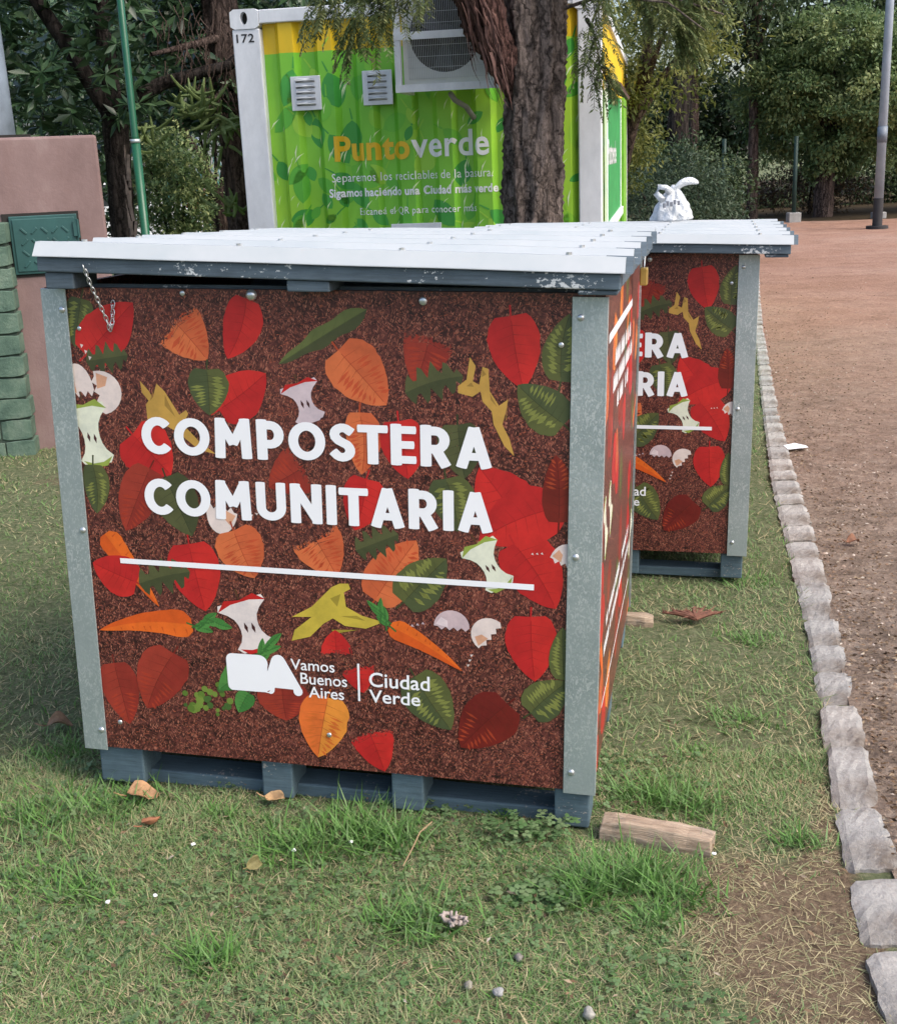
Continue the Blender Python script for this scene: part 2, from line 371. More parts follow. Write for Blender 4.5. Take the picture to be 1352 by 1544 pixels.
def printed(name, P, wid, hei, thick, place, parent, step=.000025):
    """a board with the print on its face: place(u, v, out) gives its local point"""
    bm = clip_uv(P, 0.001, wid-.001, .001, hei-.001)
    lay = bm.loops.layers.float_color['ink']; uvl = bm.loops.layers.uv.new('print')
    for z in (0, -thick):
        pass
    co = [(u, v, z) for z in (-thick/step, 0) for v in (0, hei) for u in (0, wid)]
    vs = [bm.verts.new(c) for c in co]
    for q in [(0, 2, 3, 1), (4, 5, 7, 6), (0, 1, 5, 4), (2, 6, 7, 3), (0, 4, 6, 2), (1, 3, 7, 5)]:
        fc = bm.faces.new([vs[i] for i in q])
        for l in fc.loops: l[lay] = (.1, .06, .05, 0)
    for f in bm.faces:
        for l in f.loops: l[uvl].uv = (l.vert.co.x, l.vert.co.y)
    for v in bm.verts: v.co = Vector(place(v.co.x, v.co.y, v.co.z*step))
    me = bpy.data.meshes.new(name); bm.to_mesh(me); bm.free(); me.materials.append(M['print'])
    o = bpy.data.objects.new(name, me); COL.objects.link(o); o.parent = parent; return o

GLY = {}
def _arc(cx, cy, rx, ry, a0, a1, n=14): return [(cx+rx*math.cos(R(a0+(a1-a0)*i/n)), cy+ry*math.sin(R(a0+(a1-a0)*i/n))) for i in range(n+1)]
GLY['C'] = (.70, [_arc(.40, .5, .275, .375, 44, 316, 22)])
GLY['O'] = (.84, [_arc(.42, .5, .295, .375, 0, 360, 32)])
GLY['M'] = (.92, [[(.16, 0), (.19, 1)], [(.76, 0), (.73, 1)], [(.2, .93), (.46, .36)], [(.72, .93), (.46, .36)]])
GLY['P'] = (.66, [[(.14, 0), (.14, 1)], [(.14, .87), (.33, .87)]+_arc(.33, .63, .19, .24, 90, -90, 10)+[(.14, .39)]])
GLY['R'] = (.70, [[(.14, 0), (.14, 1)], [(.14, .87), (.34, .87)]+_arc(.34, .645, .19, .225, 90, -90, 10)+[(.14, .42)], [(.34, .44), (.56, 0)]])
GLY['S'] = (.60, [[(.51, .76)]+_arc(.31, .70, .17, .17, 40, 200, 8)+[(.22, .555), (.31, .50), (.40, .45)]+_arc(.30, .30, .17, .17, 30, -150, 9)+[(.10, .27)]])
GLY['T'] = (.62, [[(.31, 0), (.31, .9)], [(.0, .87), (.62, .87)]])
GLY['E'] = (.58, [[(.14, 0), (.14, 1)], [(.14, .87), (.55, .87)], [(.14, .5), (.51, .5)], [(.14, .13), (.55, .13)]])
GLY['A'] = (.78, [[(.13, 0), (.39, .97)], [(.65, 0), (.39, .97)], [(.25, .27), (.55, .27)]])
GLY['U'] = (.74, [[(.14, 1), (.14, .38)]+_arc(.37, .36, .23, .235, 180, 360, 14)[1:]+[(.60, 1)]])
GLY['N'] = (.76, [[(.14, 0), (.14, 1)], [(.62, 0), (.62, 1)], [(.15, .92), (.61, .08)]])
GLY['I'] = (.28, [[(.14, 0), (.14, 1)]])
def bold_word(word, gap=.045, w=.232):
    """list of (polygon, layer) in letter units; strokes that cross get their own layer"""
    x = 0; out = []
    for ch in word:
        wd, strokes = GLY[ch]
        for li, st in enumerate(strokes):
            pts = [Vector((p[0]+x, p[1])) for p in st]; closed = (pts[0]-pts[-1]).length < 1e-4; L = []; Rr = []; n = len(pts)
            ww = w*(.93 if len(st) > 8 else .82 if len(st) > 3 or (abs(st[0][1]-st[1][1]) < .01) else 1.)*(.9 if ch in 'MN' and li > 1 else 1)
            for i, p in enumerate(pts):
                a = pts[i-1] if i else (pts[-2] if closed else p); b = pts[i+1] if i < n-1 else (pts[1] if closed else p)
                d = (b-a).normalized(); q = Vector((-d.y, d.x))*ww/2; L.append(p+q); Rr.append(p-q)
            for i in range(n-1): out.append(([L[i], L[i+1], Rr[i+1], Rr[i]], li))
            if not closed:
                for e, o_ in ((0, pts[0]-pts[1]), (n-1, pts[-1]-pts[-2])):
                    d = o_.normalized(); l, r = L[e], Rr[e]; k = .012
                    out.append(([l, l.lerp(r, .12)+d*k, l.lerp(r, .5)+d*(k+.006), r.lerp(l, .12)+d*k, r], li))
        x += wd+gap
    hi = max(p.x for poly, _ in out for p in poly); lo = min(p.x for poly, _ in out for p in poly); y0 = min(p.y for poly, _ in out for p in poly); y1 = max(p.y for poly, _ in out for p in poly)
    return [([((p.x-lo)/(hi-lo), (p.y-y0)/(y1-y0)) for p in poly], li) for poly, li in out]
# ---------------------------------------------------------------- ground, dirt field, kerb
def m_lawn():
    t = NT('lawn_soil', .95, 0, .1); v = t.co()
    g = t.ramp(t.noise(v, 45, 6, .75), (.3, (.055, .072, .034)), (.5, (.13, .15, .078)), (.7, (.25, .24, .15)))
    d = t.ramp(t.noise(v, 70, 6, .8), (.3, (.07, .048, .032)), (.52, (.18, .13, .088)), (.75, (.33, .26, .17)))
    a = t.attr('tone'); k = t.ramp(t.math('ADD', a.outputs['Fac'], t.math('MULTIPLY', t.math('SUBTRACT', t.noise(v, 18, 4), .5), .9)), (.4, 0), (.6, 1))
    t.bump(t.noise(v, 90, 5, .8), .8, .02)
    return t.out(t.mix(k, g, d))
def m_dirt():
    t = NT('red_dirt', .95, 0, .1); v = t.co()
    b = t.ramp(t.noise(v, .35, 5, .6), (.3, (.32, .185, .13)), (.5, (.39, .235, .175)), (.7, (.46, .31, .245)))
    f = t.ramp(t.noise(v, 30, 7, .8), (.25, .55), (.5, .95), (.78, 1.25))
    near = t.ramp(t.noise(v, 9, 6, .8), (.3, (.15, .115, .09)), (.5, (.3, .228, .178)), (.68, (.43, .35, .285)))
    s = t.n('SeparateXYZ'); t.put(s.inputs[0], v)
    k = t.ramp(t.math('ADD', t.math('DIVIDE', s.outputs[1], 22.), t.math('MULTIPLY', t.math('SUBTRACT', t.noise(v, .5, 4), .5), .25)), (.2, 0), (.52, 1))
    c = t.mix(1, t.mix(k, near, b), f, 'MULTIPLY')
    big = t.noise(v, 2.6, 6, .75); c = t.mix(.8, c, t.ramp(big, (.32, .72), (.5, .98), (.7, 1.15)), 'MULTIPLY')
    t.bump(t.math('ADD', t.noise(v, 40, 6, .8), t.math('MULTIPLY', t.noise(v, 7, 5, .7), 2.)), .9, .03)
    return t.out(c)
KL = np.array([(.66, 1.3), (.69, 1.6), (.75, 2.0), (.83, 2.36), (.96, 2.89), (1.14, 3.62), (1.33, 4.5), (1.53, 5.49), (1.87, 6.93), (2.28, 8.65), (3.2, 12.5), (5., 20), (7, 28.)])
KR = np.array([(.84, 1.3), (.865, 1.8), (.92, 2.31), (1.025, 2.73), (1.185, 3.38), (1.345, 4.03), (1.55, 4.94), (1.79, 6.12), (2.15, 7.7), (2.82, 10.57), (3.4, 12.9), (5.2, 20), (7.2, 28.)])
def kl(y): return np.interp(y, KL[:, 1], KL[:, 0])
def kr(y): return np.interp(y, KR[:, 1], KR[:, 0])
TUFTS = [(-.93, 2.46, .16, 1.), (-.80, 2.52, .12, .8), (-.24, 2.36, .13, 1.1), (-.16, 2.33, .09, .9), (-.37, 2.30, .10, .9), (-.08, 2.03, .09, .9), (-.48, 1.93, .06, .9), (-.15, 2.06, .07, .6), (.36, 2.16, .11, 1.15), (.28, 2.15, .08, 1.), (.44, 2.10, .08, .8), (.24, 2.10, .06, .9), (.36, 2.02, .05, .7),
         (.44, 2.52, .09, .9), (.52, 2.47, .09, .9), (.72, 2.31, .05, .7), (-.78, 2.16, .08, .7), (-.9, 2.2, .1, .6), (-.85, 3.0, .12, .7), (-1.0, 2.8, .1, .7), (.75, 2.95, .1, .6), (.95, 3.6, .1, .6), (-.55, 2.46, .05, .5), (.6, 2.75, .06, .5), (1.1, 4.2, .12, .6), (.1, 2.46, .04, .6), (-.05, 1.78, .06, .4)]
def bare(x, y):
    """0 grass .. 1 bare ground"""
    x = np.asarray(x); y = np.asarray(y)
    b = np.exp(-(((x-.58)/.17)**2+((y-1.98)/.3)**2)**1.3)*1.
    b = b+.55*np.exp(-((x-kl(y)+.02)/.07)**2)*(y < 2.6)
    b = b+.5*np.exp(-(((x-.72)/.12)**2+((y-3.8)/.15)**2))+.35*np.exp(-(((x+.75)/.1)**2+((y-2.56)/.06)**2))
    b = b+.75*np.exp(-(((x+1.7)/.5)**2+((y-6.2)/.6)**2))+.25*wav(x, y, 1.2)*(.5+.5*wav(x+3, y, .5))
    return np.clip(b, 0, 1)
def grid(name, xs, ys, mat, dz=0., keep=None, amp=.008):
    X, Y = np.meshgrid(xs, ys); Z = gz(X, Y)+dz+amp*wav(X, Y, 2.)*(Y < 14)
    V = np.stack([X.ravel(), Y.ravel(), Z.ravel()], 1); n = len(xs); F = []
    i = (np.arange(len(ys)-1)[:, None]*n+np.arange(n-1)[None]).ravel(); F = np.stack([i, i+1, i+n+1, i+n], 1)
    if keep is not None: F = F[keep(V[F].mean(1))]
    return fast(name, V, F, mat, tone=bare(V[:, 0], V[:, 1]), smooth=True)
xs = np.concatenate([[-250, -120, -60, -30, -15, -9, -6], np.arange(-4, 3.01, .05), [4, 6, 9, 15, 30, 60, 120, 250]])
ys = np.concatenate([[-60, -20, -6, -2, 0, .8], np.arange(1.2, 9.01, .05), [9.5, 10.5, 12, 14, 18, 24, 30, 45, 80, 160, 300]])
kind(grid('lawn', xs, ys, m_lawn()), 'structure')
# the dirt field: its left edge runs along the kerb
yy = np.concatenate([[-6, -2, 0, .8], np.arange(1.2, 9.01, .08), np.arange(9.5, 30.1, .7)])
V = []; F = []
cols = np.concatenate([np.linspace(0, 2.2, 30), [3, 5, 9, 16, 30, 60]])
for y in yy:
    for c in cols: V.append((float(kr(y))-.02+c, y))
V = np.array(V); n = len(cols); Z = gz(V[:, 0], V[:, 1])+.006+.008*wav(V[:, 0], V[:, 1], 2.)*(V[:, 1] < 14)
i = (np.arange(len(yy)-1)[:, None]*n+np.arange(n-1)[None]).ravel()
kind(fast('dirt_field', np.column_stack([V, Z]), np.stack([i, i+1, i+n+1, i+n], 1), m_dirt(), smooth=True), 'structure')
def m_understory():
    t = NT('leaf_litter_soil', .95, 0, .1); v = t.co()
    return t.out(t.ramp(t.noise(v, 6, 6, .8), (.3, (.02, .017, .01)), (.6, (.07, .05, .03)), (.8, (.12, .1, .05))))
g = MB(); xs2 = [4.8+i*1.2 for i in range(40)]
for i in range(39):
    e0 = 26.4+.5*math.sin(i*1.3); e1 = 26.4+.5*math.sin((i+1)*1.3)
    g.add([(xs2[i], e0, .012), (xs2[i+1], e1, .012), (xs2[i+1], 60, .012), (xs2[i], 60, .012)], [(0, 1, 2, 3)])
kind(g.build('woodland_floor', m_understory()), 'structure')

def m_stone():
    t = NT('granite_kerb', .85, 0, .25); v = t.co(); oi = t.n('ObjectInfo')
    c = t.ramp(t.noise(v, 14, 6, .75), (.28, (.24, .238, .23)), (.5, (.37, .366, .355)), (.72, (.5, .495, .485)))
    c = t.mix(.5, c, t.ramp(oi.outputs['Random'], (0, (.72, .7, .68)), (.5, (.95, .93, .9)), (1, (1.05, .97, .9))), 'MULTIPLY')
    d = t.ramp(t.noise(v, 4, 5, .7), (.45, 0), (.66, .85))
    t.bump(t.noise(v, 40, 6, .8), .9, .012)
    return t.out(t.mix(d, c, (.13, .1, .075)))
mst = m_stone(); y = 1.62; k = 0; rr = random.Random(3)
STL = {0: 'pale granite kerb stone lying apart at the lower right corner, dirt all round it', 1: 'sunken grey kerb stone half covered by soil, before the long row begins',
       2: 'first big pale kerb stone of the long row, right of the wooden plank'}
while y < 15:
    L = (.2 if y < 2.3 else .15+.24*rr.random()**1.4)*(1 if y < 7 else 1.3); gap = .005+.014*rr.random()
    if k == 0: y, L = 1.72, .19
    if k == 1: y, L = 1.945, .21
    if k == 2: y, L = 2.19, .24
    y2 = y+L; prot = (.016 if k != 1 else .008)+.008*rr.random()-.004
    P = [(float(kl(y)), y), (float(kr(y)), y), (float(kr(y2)), y2), (float(kl(y2)), y2)]
    ctr = ((P[0][0]+P[2][0])/2, (y+y2)/2); z0 = float(gz(*ctr))
    bm = bmesh.new(); nx, ny = 7, 9
    top = [[None]*(nx+1) for _ in range(ny+1)]; bot = [[None]*(nx+1) for _ in range(ny+1)]
    for a in range(ny+1):
        for b in range(nx+1):
            t, q = a/ny, b/nx; e = (min(q, 1-q) == 0)+(min(t, 1-t) == 0)
            l = Vector(P[0]).lerp(Vector(P[3]), t); r = Vector(P[1]).lerp(Vector(P[2]), t); p = l.lerp(r, q)-Vector(ctr)
            j = .003*(rr.random()-.5); p *= 1-(.035 if e == 2 else 0)
            top[a][b] = bm.verts.new((p.x+j+(.007*(rr.random()-.5) if e else 0), p.y+(.007*(rr.random()-.5) if e else 0), prot-(.006 if e else 0)-(.01 if e == 2 else 0)+.004*(rr.random()-.5)))
            bot[a][b] = bm.verts.new((p.x*1.02, p.y*1.02, -.08)) if e else None
    for a in range(ny):
        for b in range(nx): bm.faces.new((top[a][b], top[a][b+1], top[a+1][b+1], top[a+1][b]))
    for a in range(ny):
        for b in (0, nx): bm.faces.new((top[a][b], top[a+1][b], bot[a+1][b], bot[a][b]))
    for b in range(nx):
        for a in (0, ny): bm.faces.new((top[a][b], top[a][b+1], bot[a][b+1], bot[a][b]))
    bmesh.ops.recalc_face_normals(bm, faces=bm.faces)
    me = bpy.data.meshes.new('kerb_stone'); bm.to_mesh(me); bm.free(); me.materials.append(mst)
    o = bpy.data.objects.new('kerb_stone', me); COL.objects.link(o); o.location = (ctr[0], ctr[1], z0)
    tag(o, STL.get(k, 'rough grey granite kerb stone in the long row between grass and dirt'), 'kerb stone', 'kerb stones between the grass and the dirt')
    y = y2+gap; k += 1

# ---------------------------------------------------------------- compost bins
HP, HH, DD, WW = .0976, 1.079, 1.21, 1.2
ART=[
('leaf',(0.084,1.056),(0.059,0.952),0.072,'G'),
('leaf',(0.084,0.935),(0.203,1.049),0.114,'R'),
('lobe',(0.181,0.937),(0.083,0.921),0.059,'G2'),
('leaf',(0.262,1.041),(0.364,0.93),0.12,'O','f'),
('leaf',(0.459,1.06),(0.409,0.934),0.088,'R'),
('feather',(0.522,0.925),(0.717,1.042),0.063,'F'),
('leaf',(0.653,0.957),(0.754,0.845),0.123,'O'),
('leaf',(0.851,1.033),(0.814,0.889),0.108,'D','f'),
('lobe',(0.915,0.91),(0.794,0.872),0.07,'G2'),
('pts',[(0.93,0.949),(0.942,0.931),(0.936,0.9),(0.949,0.893),(0.956,0.93),(0.968,0.926),(0.971,0.88),(0.99,0.851),(1.009,0.865),(1.004,0.837),(0.997,0.812),(1.012,0.783),(1.022,0.747),(1.001,0.768),(0.979,0.812),(0.975,0.839),(0.956,0.859),(0.952,0.88),(0.935,0.868),(0.905,0.875),(0.905,0.889),(0.923,0.903)],'T'),
('leaf',(1.013,1.033),(1.039,0.887),0.11,'R'),
('leaf',(1.115,0.904),(1.13,1.039),0.077,'G'),
('leaf',(1.123,0.817),(1.028,0.895),0.097,'G'),
('core',(0.59,0.806),(0.561,0.886),0.088,'PR'),
('egg',(0.061,0.855),(0.054,0.916),0.07,'W'),
('egg',(0.108,0.853),(0.159,0.865),0.097,'W'),
('core',(0.093,0.692),(0.066,0.825),0.102,'WG'),
('leaf',(0.077,0.691),(0.076,0.578),0.065,'G'),
('pts',[(0.205,0.882),(0.225,0.859),(0.232,0.845),(0.243,0.877),(0.261,0.86),(0.291,0.81),(0.307,0.821),(0.312,0.813),(0.298,0.789),(0.333,0.753),(0.37,0.726),(0.331,0.734),(0.285,0.771),(0.255,0.787),(0.216,0.798),(0.215,0.83),(0.222,0.839),(0.208,0.856)],'T'),
('leaf',(0.383,0.824),(0.493,0.905),0.11,'R'),
('leaf',(0.361,0.91),(0.361,0.811),0.094,'G'),
('leaf',(0.178,0.763),(0.262,0.675),0.132,'R'),
('leaf',(0.213,0.688),(0.143,0.541),0.099,'D'),
('leaf',(0.249,0.669),(0.302,0.537),0.11,'G2'),
('egg',(0.376,0.599),(0.368,0.546),0.072,'W'),
('leaf',(0.602,0.727),(0.487,0.657),0.114,'D','f'),
('leaf',(0.695,0.828),(0.696,0.694),0.081,'O'),
('leaf',(0.778,0.812),(0.797,0.689),0.1,'R'),
('leaf',(0.904,0.809),(0.918,0.695),0.098,'G2'),
('leaf',(0.878,0.693),(0.903,0.579),0.097,'G'),
('leaf',(0.706,0.685),(0.677,0.57),0.097,'R'),
('leaf',(1.044,0.589),(0.949,0.721),0.139,'R'),
('leaf',(1.11,0.642),(0.948,0.562),0.128,'R'),
('leaf',(1.023,0.559),(1.113,0.42),0.129,'R'),
('leaf',(1.06,0.399),(1.07,0.251),0.114,'R'),
('leaf',(1.116,0.61),(1.108,0.753),0.074,'DO'),
('egg',(1.128,0.524),(1.141,0.563),0.061,'W'),
('leaf',(0.718,0.414),(0.813,0.555),0.112,'O'),
('lobe',(0.773,0.566),(0.678,0.525),0.065,'G2'),
('leaf',(0.782,0.413),(0.878,0.518),0.105,'G'),
('core',(0.998,0.46),(0.943,0.554),0.088,'WG2'),
('carrot',(0.091,0.531),(0.21,0.364),0.062,'C'),
('leaf',(0.159,0.42),(0.055,0.461),0.102,'R'),
('leaf',(0.293,0.518),(0.322,0.361),0.127,'R'),
('lobe',(0.29,0.453),(0.165,0.417),0.074,'G2'),
('leaf',(0.4,0.555),(0.443,0.447),0.118,'O'),
('leaf',(0.566,0.579),(0.634,0.462),0.121,'O','f'),
('core',(0.444,0.277),(0.403,0.393),0.12,'WR'),
('pts',[(0.659,0.448),(0.663,0.436),(0.648,0.427),(0.652,0.394),(0.687,0.376),(0.736,0.364),(0.696,0.346),(0.648,0.349),(0.621,0.365),(0.599,0.351),(0.567,0.318),(0.523,0.305),(0.531,0.331),(0.572,0.365),(0.526,0.362),(0.573,0.389),(0.621,0.438),(0.639,0.447)],'Y'),
('carrot',(0.287,0.326),(0.056,0.297),0.072,'C'),
('frond',(0.287,0.321),(0.36,0.343),0.048,'B'),
('leaf',(0.085,0.217),(0.112,0.064),0.098,'D'),
('leaf',(0.237,0.253),(0.16,0.109),0.123,'D'),
('frond',(0.434,0.244),(0.484,0.309),0.041,'B'),
('blob',(0.357,0.156),(0.274,0.132),0.079,'B'),
('leaf',(0.41,0.242),(0.342,0.171),0.064,'B'),
('leaf',(0.414,0.169),(0.387,0.119),0.048,'B'),
('leaf',(0.63,0.259),(0.625,0.338),0.074,'R','f'),
('leaf',(0.661,0.277),(0.686,0.192),0.08,'R','f'),
('leaf',(0.495,0.192),(0.502,0.108),0.127,'D'),
('leaf',(0.603,0.174),(0.574,0.023),0.12,'O2'),
('leaf',(0.68,0.138),(0.731,0.003),0.106,'R','f'),
('leaf',(0.804,0.241),(0.885,0.12),0.114,'G'),
('carrot',(0.751,0.356),(0.911,0.263),0.051,'C'),
('frond',(0.751,0.353),(0.717,0.406),0.03,'B'),
('egg',(0.888,0.364),(0.889,0.402),0.079,'P'),
('egg',(0.971,0.35),(0.938,0.375),0.078,'W'),
('leaf',(1.011,0.193),(0.906,0.08),0.124,'DO2'),
('leaf',(1.062,0.177),(1.141,0.256),0.092,'G'),
('leaf',(1.133,0.26),(1.128,0.38),0.062,'G')]

def compost_bin(name, label):
    root = thing(name, label, 'compost bin', group='compost bins standing in a row')
    # pallet: four front blocks, bottom boards, top boards
    b = MB()
    for i in range(7): b.box(.03, 1.17, .13+i*.145, .13+i*.145+.125, HP-.002, HP+.014)
    b.box(.04, 1.16, .131, 1.12, HP+.0145, HP+.02)
    pal = b.build('pallet', M['pallet'], root)
    for y0 in (.012, .56, 1.09):
        for x0, x1 in ((.02, .132), (.43, .505), (.742, .817), (1.115, 1.193)):
            m = MB(); m.box(x0, x1, y0, y0+.1, .0, HP-.004); m.build('block', M['pallet'], pal, bevel=.004)
    for y0 in (.035, .58, 1.1):
        b = MB(); b.box(.03, 1.18, y0+.012, y0+.095, -.012, .022); b.build('skid_board', M['pallet'], pal, bevel=.004)
    # printed boards
    P = Print(); random.seed(11)
    for it in ART: P.draw(it)
    LT = (max(v[2] for v in P.v)+3)*.000025
    front = printed('front_panel', P, WW, HH, .016, lambda u, v, o: (u, -o, v+HP), root)
    for y0 in (.028, DD-.045):
        b = MB(); b.box(.02, WW-.02, y0, y0+.017, HP+.03, HP+HH+.006); b.build('inner_rail', M['slate'], root)
    print('LT', LT); L = MB()
    def write(mb, body, box, place, bold=.0, sp=1., mi=0, lift=LT, tilt=0.):
        vs, fs = text(body, bold, sp); vs = fit(vs, *box, tilt=tilt)
        mb.add([place(x, y, lift) for x, y in vs], fs, mi)
    fp = lambda u, v, o: (u, -o, v+HP)
    for word, (x0, x1, y0, y1) in (('COMPOSTERA', (.200, .976, .715, .807)), ('COMUNITARIA', (.196, .978, .577, .669))):
        for poly, li in bold_word(word):
            L.add([fp(x0+(x1-x0)*a, y0+(y1-y0)*b, LT+li*.000025) for a, b in poly], [tuple(range(len(poly)))])
    write(L, 'Vamos', (.518, .621, .236, .262), fp, .008); write(L, 'Buenos', (.540, .649, .203, .230), fp, .008); write(L, 'Aires', (.558, .641, .171, .198), fp, .008)
    write(L, 'Ciudad', (.700, .838, .209, .244), fp, .012); write(L, 'Verde', (.699, .816, .171, .202), fp, .012)
    def flat(poly, place, lift=LT):
        k = len(L.v)
        L.add([place(x, y, LT) for x, y in poly], tessellate_polygon([[Vector((x, y, 0)) for x, y in poly]]))
    flat([(.124, .476), (1.066, .472), (1.066, .459), (.124, .464)], fp)
    flat([(.6735, .262), (.6785, .262), (.6785, .172), (.6735, .172)], fp)
    def arc(cx, cy, r, a0, a1, n=6): return [(cx+r*math.cos(R(a0+(a1-a0)*i/n)), cy+r*math.sin(R(a0+(a1-a0)*i/n))) for i in range(n+1)]
    flat(arc(.379, .187, .013, 180, 270)+arc(.455, .188, .014, 270, 330, 3)+arc(.468, .181, .009, 200, 340, 4)+[(.478, .188), (.522, .187)]+arc(.533, .183, .011, 200, 380, 6)+arc(.489, .252, .017, 20, 160, 6)+
         [(.462, .226)]+arc(.443, .244, .021, -20, 90, 6)+arc(.379, .25, .0145, 90, 180), fp)
    L.build('lettering', M['ink_white'], front)
    # right side board with its own artwork
    Q = Print(); random.seed(23); pk = ['R', 'O', 'D', 'G', 'R', 'O2', 'G2', 'R', 'D']
    for j in range(46):
        a = random.uniform(0, 6.28); u, v = random.uniform(0, DD), random.uniform(.02, HH); l = random.uniform(.1, .16)
        Q.draw(('leaf', (u, v), (u+l*math.cos(a), v+l*math.sin(a)), random.uniform(.09, .13), pk[j % 9]))
    for (a, b_) in (((.12, .62), (.2, .5)), ((.25, .62), (.33, .52)), ((1.1, .2), (1.2, .3))): Q.draw(('core', a, b_, .09, 'WG'))
    Q.draw(('carrot', (.1, .3), (.22, .14), .05, 'C')); Q.draw(('carrot', (1.1, .6), (1.25, .7), .05, 'C'))
    sp = lambda u, v, o: (WW+o, u, v+HP)
    LT = (max(v[2] for v in Q.v)+4)*.000025
    side = printed('side_panel', Q, DD, HH, .016, sp, root)
    L = MB()
    flat([(.115, .985), (.885, .985), (.885, .965), (.115, .965)], sp)
    flat([(.18, .124), (1.12, .124), (1.12, .116), (.18, .116)], sp)
    rr = random.Random(9)
    for (u0, u1, v, h) in ((.31, .84, .89, .04), (.24, .9, .835, .04), (.4, .785, .78, .04), (.25, 1.02, .292, .03), (.2, 1.06, .236, .03)):
        u = u0
        while u < u1:
            wd = h*rr.uniform(.5, .75)
            if rr.random() < .85: flat([(u, v), (u+wd*.8, v), (u+wd*.8, v+h*rr.uniform(.75, 1)), (u+wd*.55, v+h*.6), (u+wd*.3, v+h*.95), (u, v+h)], sp)
            u += wd
    L.build('lettering', M['ink_white'], side)
    P = Print(); random.seed(31)
    for j in range(40):
        a = random.uniform(0, 6.28); u, v = random.uniform(0, DD), random.uniform(.02, HH); l = random.uniform(.1, .16)
        P.draw(('leaf', (u, v), (u+l*math.cos(a), v+l*math.sin(a)), .11, pk[j % 9]))
    printed('side_panel', P, DD, HH, .016, lambda u, v, o: (-o, DD-u, v+HP), root)
    P = Print()
    for j in range(40):
        a = random.uniform(0, 6.28); u, v = random.uniform(0, WW), random.uniform(.02, HH); l = random.uniform(.1, .16)
        P.draw(('leaf', (u, v), (u+l*math.cos(a), v+l*math.sin(a)), .11, pk[j % 9]))
    printed('back_panel', P, WW, HH, .016, lambda u, v, o: (WW-u, DD+o, v+HP), root)
    # galvanised corner angles
    for (xa, xb, zt) in ((-.006, .052, HP+HH-.002), (1.136, 1.206, HP+HH-.006)):
        m = MB(); m.box(xa, xb, -.0065, -.003, HP-.006, zt)
        xs_ = (xa, xa+.003) if xa < .5 else (xb-.003, xb)
        m.box(xs_[0], xs_[1], -.0028, .012, HP-.006, zt)
        tr = m.build('corner_trim', M['galv'], root, bevel=.0008)
        for z in (1.13, .636, .143):
            bb = MB(); bb.dome((.041 if xa < .5 else 1.153, -.0065, z), .0075); bb.build('bolt', M['bolt'], tr, smooth=True)
    for xa in (-.006, 1.206):
        m = MB(); m.box(min(xa, xa+(.05 if xa < .5 else -.05)), max(xa, xa+(.05 if xa < .5 else -.05)), DD+.003, DD+.0065, HP-.006, HP+HH); m.build('corner_trim', M['galv'], root)
    for (x, z, r) in ((.471, 1.166, .0125), (.318, 1.168, .006), (.835, 1.158, .009), (.089, .166, .006), (.603, .18, .006), (.075, 1.09, .005), (1.115, 1.075, .006)):
        bb = MB(); bb.dome((x, -.003, z), r, flat=.8 if r > .01 else .4); bb.build('bolt', M['bolt'], root, smooth=True)
    # lid: board frame, spacer blocks, ribbed white sheet
    def lx(x, y, z): return (x, y, z+.013-.0216*x-.03*(1-x/1.2)*max(0, y)/1.3)
    zf = 1.201
    m = MB(); X0, X1, Y0, Y1 = .018, 1.232, -.052, DD+.02
    def lb(x0, x1, y0, y1, z0, z1): m.add([lx(x, y, z) for z in (z0, z1) for y in (y0, y1) for x in (x0, x1)], [(0, 2, 3, 1), (4, 5, 7, 6), (0, 1, 5, 4), (2, 6, 7, 3), (0, 4, 6, 2), (1, 3, 7, 5)])
    lb(X0, X1, Y0, Y0+.03, zf, zf+.031)
    for x in (X0, .6, X1-.022): lb(x, x+.022, Y0+.0301, Y1-.0301, zf+.002, zf+.03)
    lb(X0, X1, Y1-.03, Y1, zf, zf+.031)
    lid = m.build('lid', M['slate'], root, bevel=.003)
    for (x0, x1) in ((.03, .095), (.563, .653), (1.15, 1.226)):
        for (y0, y1) in ((-.045, .06), (DD-.1, DD+.01)):
            m = MB(); m.add([(x, y, lx(x, y, z)[2] if z > 1.18 else z-(.026*(1-x/1.2) if y > 1 else 0)) for z in (1.1775, zf-.001) for y in (y0, y1) for x in (x0, x1)], [(0, 2, 3, 1), (4, 5, 7, 6), (0, 1, 5, 4), (2, 6, 7, 3), (0, 4, 6, 2), (1, 3, 7, 5)])
            m.build('spacer_block', M['slate'], lid, bevel=.003)
    prof = []; zb = zf+.0335; th = .0016
    yv = Y0-.008
    for k in range(6):
        c = yv+.03+k*.25
        prof += [(c-.03, 0), (c-.011, .029), (c+.011, .029), (c+.03, 0)]
        if k < 5: prof += [(c+.13, 0), (c+.136, .006), (c+.152, .006), (c+.158, 0)]
    prof = [p for p in prof if p[0] < Y1+.03]
    N = 28; vs = []; fs = []; rr = random.Random(4); n = len(prof)
    for s_ in (0, 1):
        for i in range(N+1):
            x = X0-.004+(X1-X0+.012)*i/N; wv = .0008*math.sin(i*.7)+.0006*rr.random()
            for (a, z) in prof:
                vs.append(lx(x, a, zb+z*(1 if 1 < i < N else .96)+wv*(1 if a > 0 else .4)-th*s_))
    A = lambda s_, i, j: s_*(N+1)*n+i*n+j
    for i in range(N):
        for j in range(n-1):
            fs.append((A(0, i, j), A(0, i+1, j), A(0, i+1, j+1), A(0, i, j+1))); fs.append((A(1, i, j), A(1, i, j+1), A(1, i+1, j+1), A(1, i+1, j)))
        fs.append((A(0, i, 0), A(1, i, 0), A(1, i+1, 0), A(0, i+1, 0))); fs.append((A(0, i, n-1), A(0, i+1, n-1), A(1, i+1, n-1), A(1, i, n-1)))
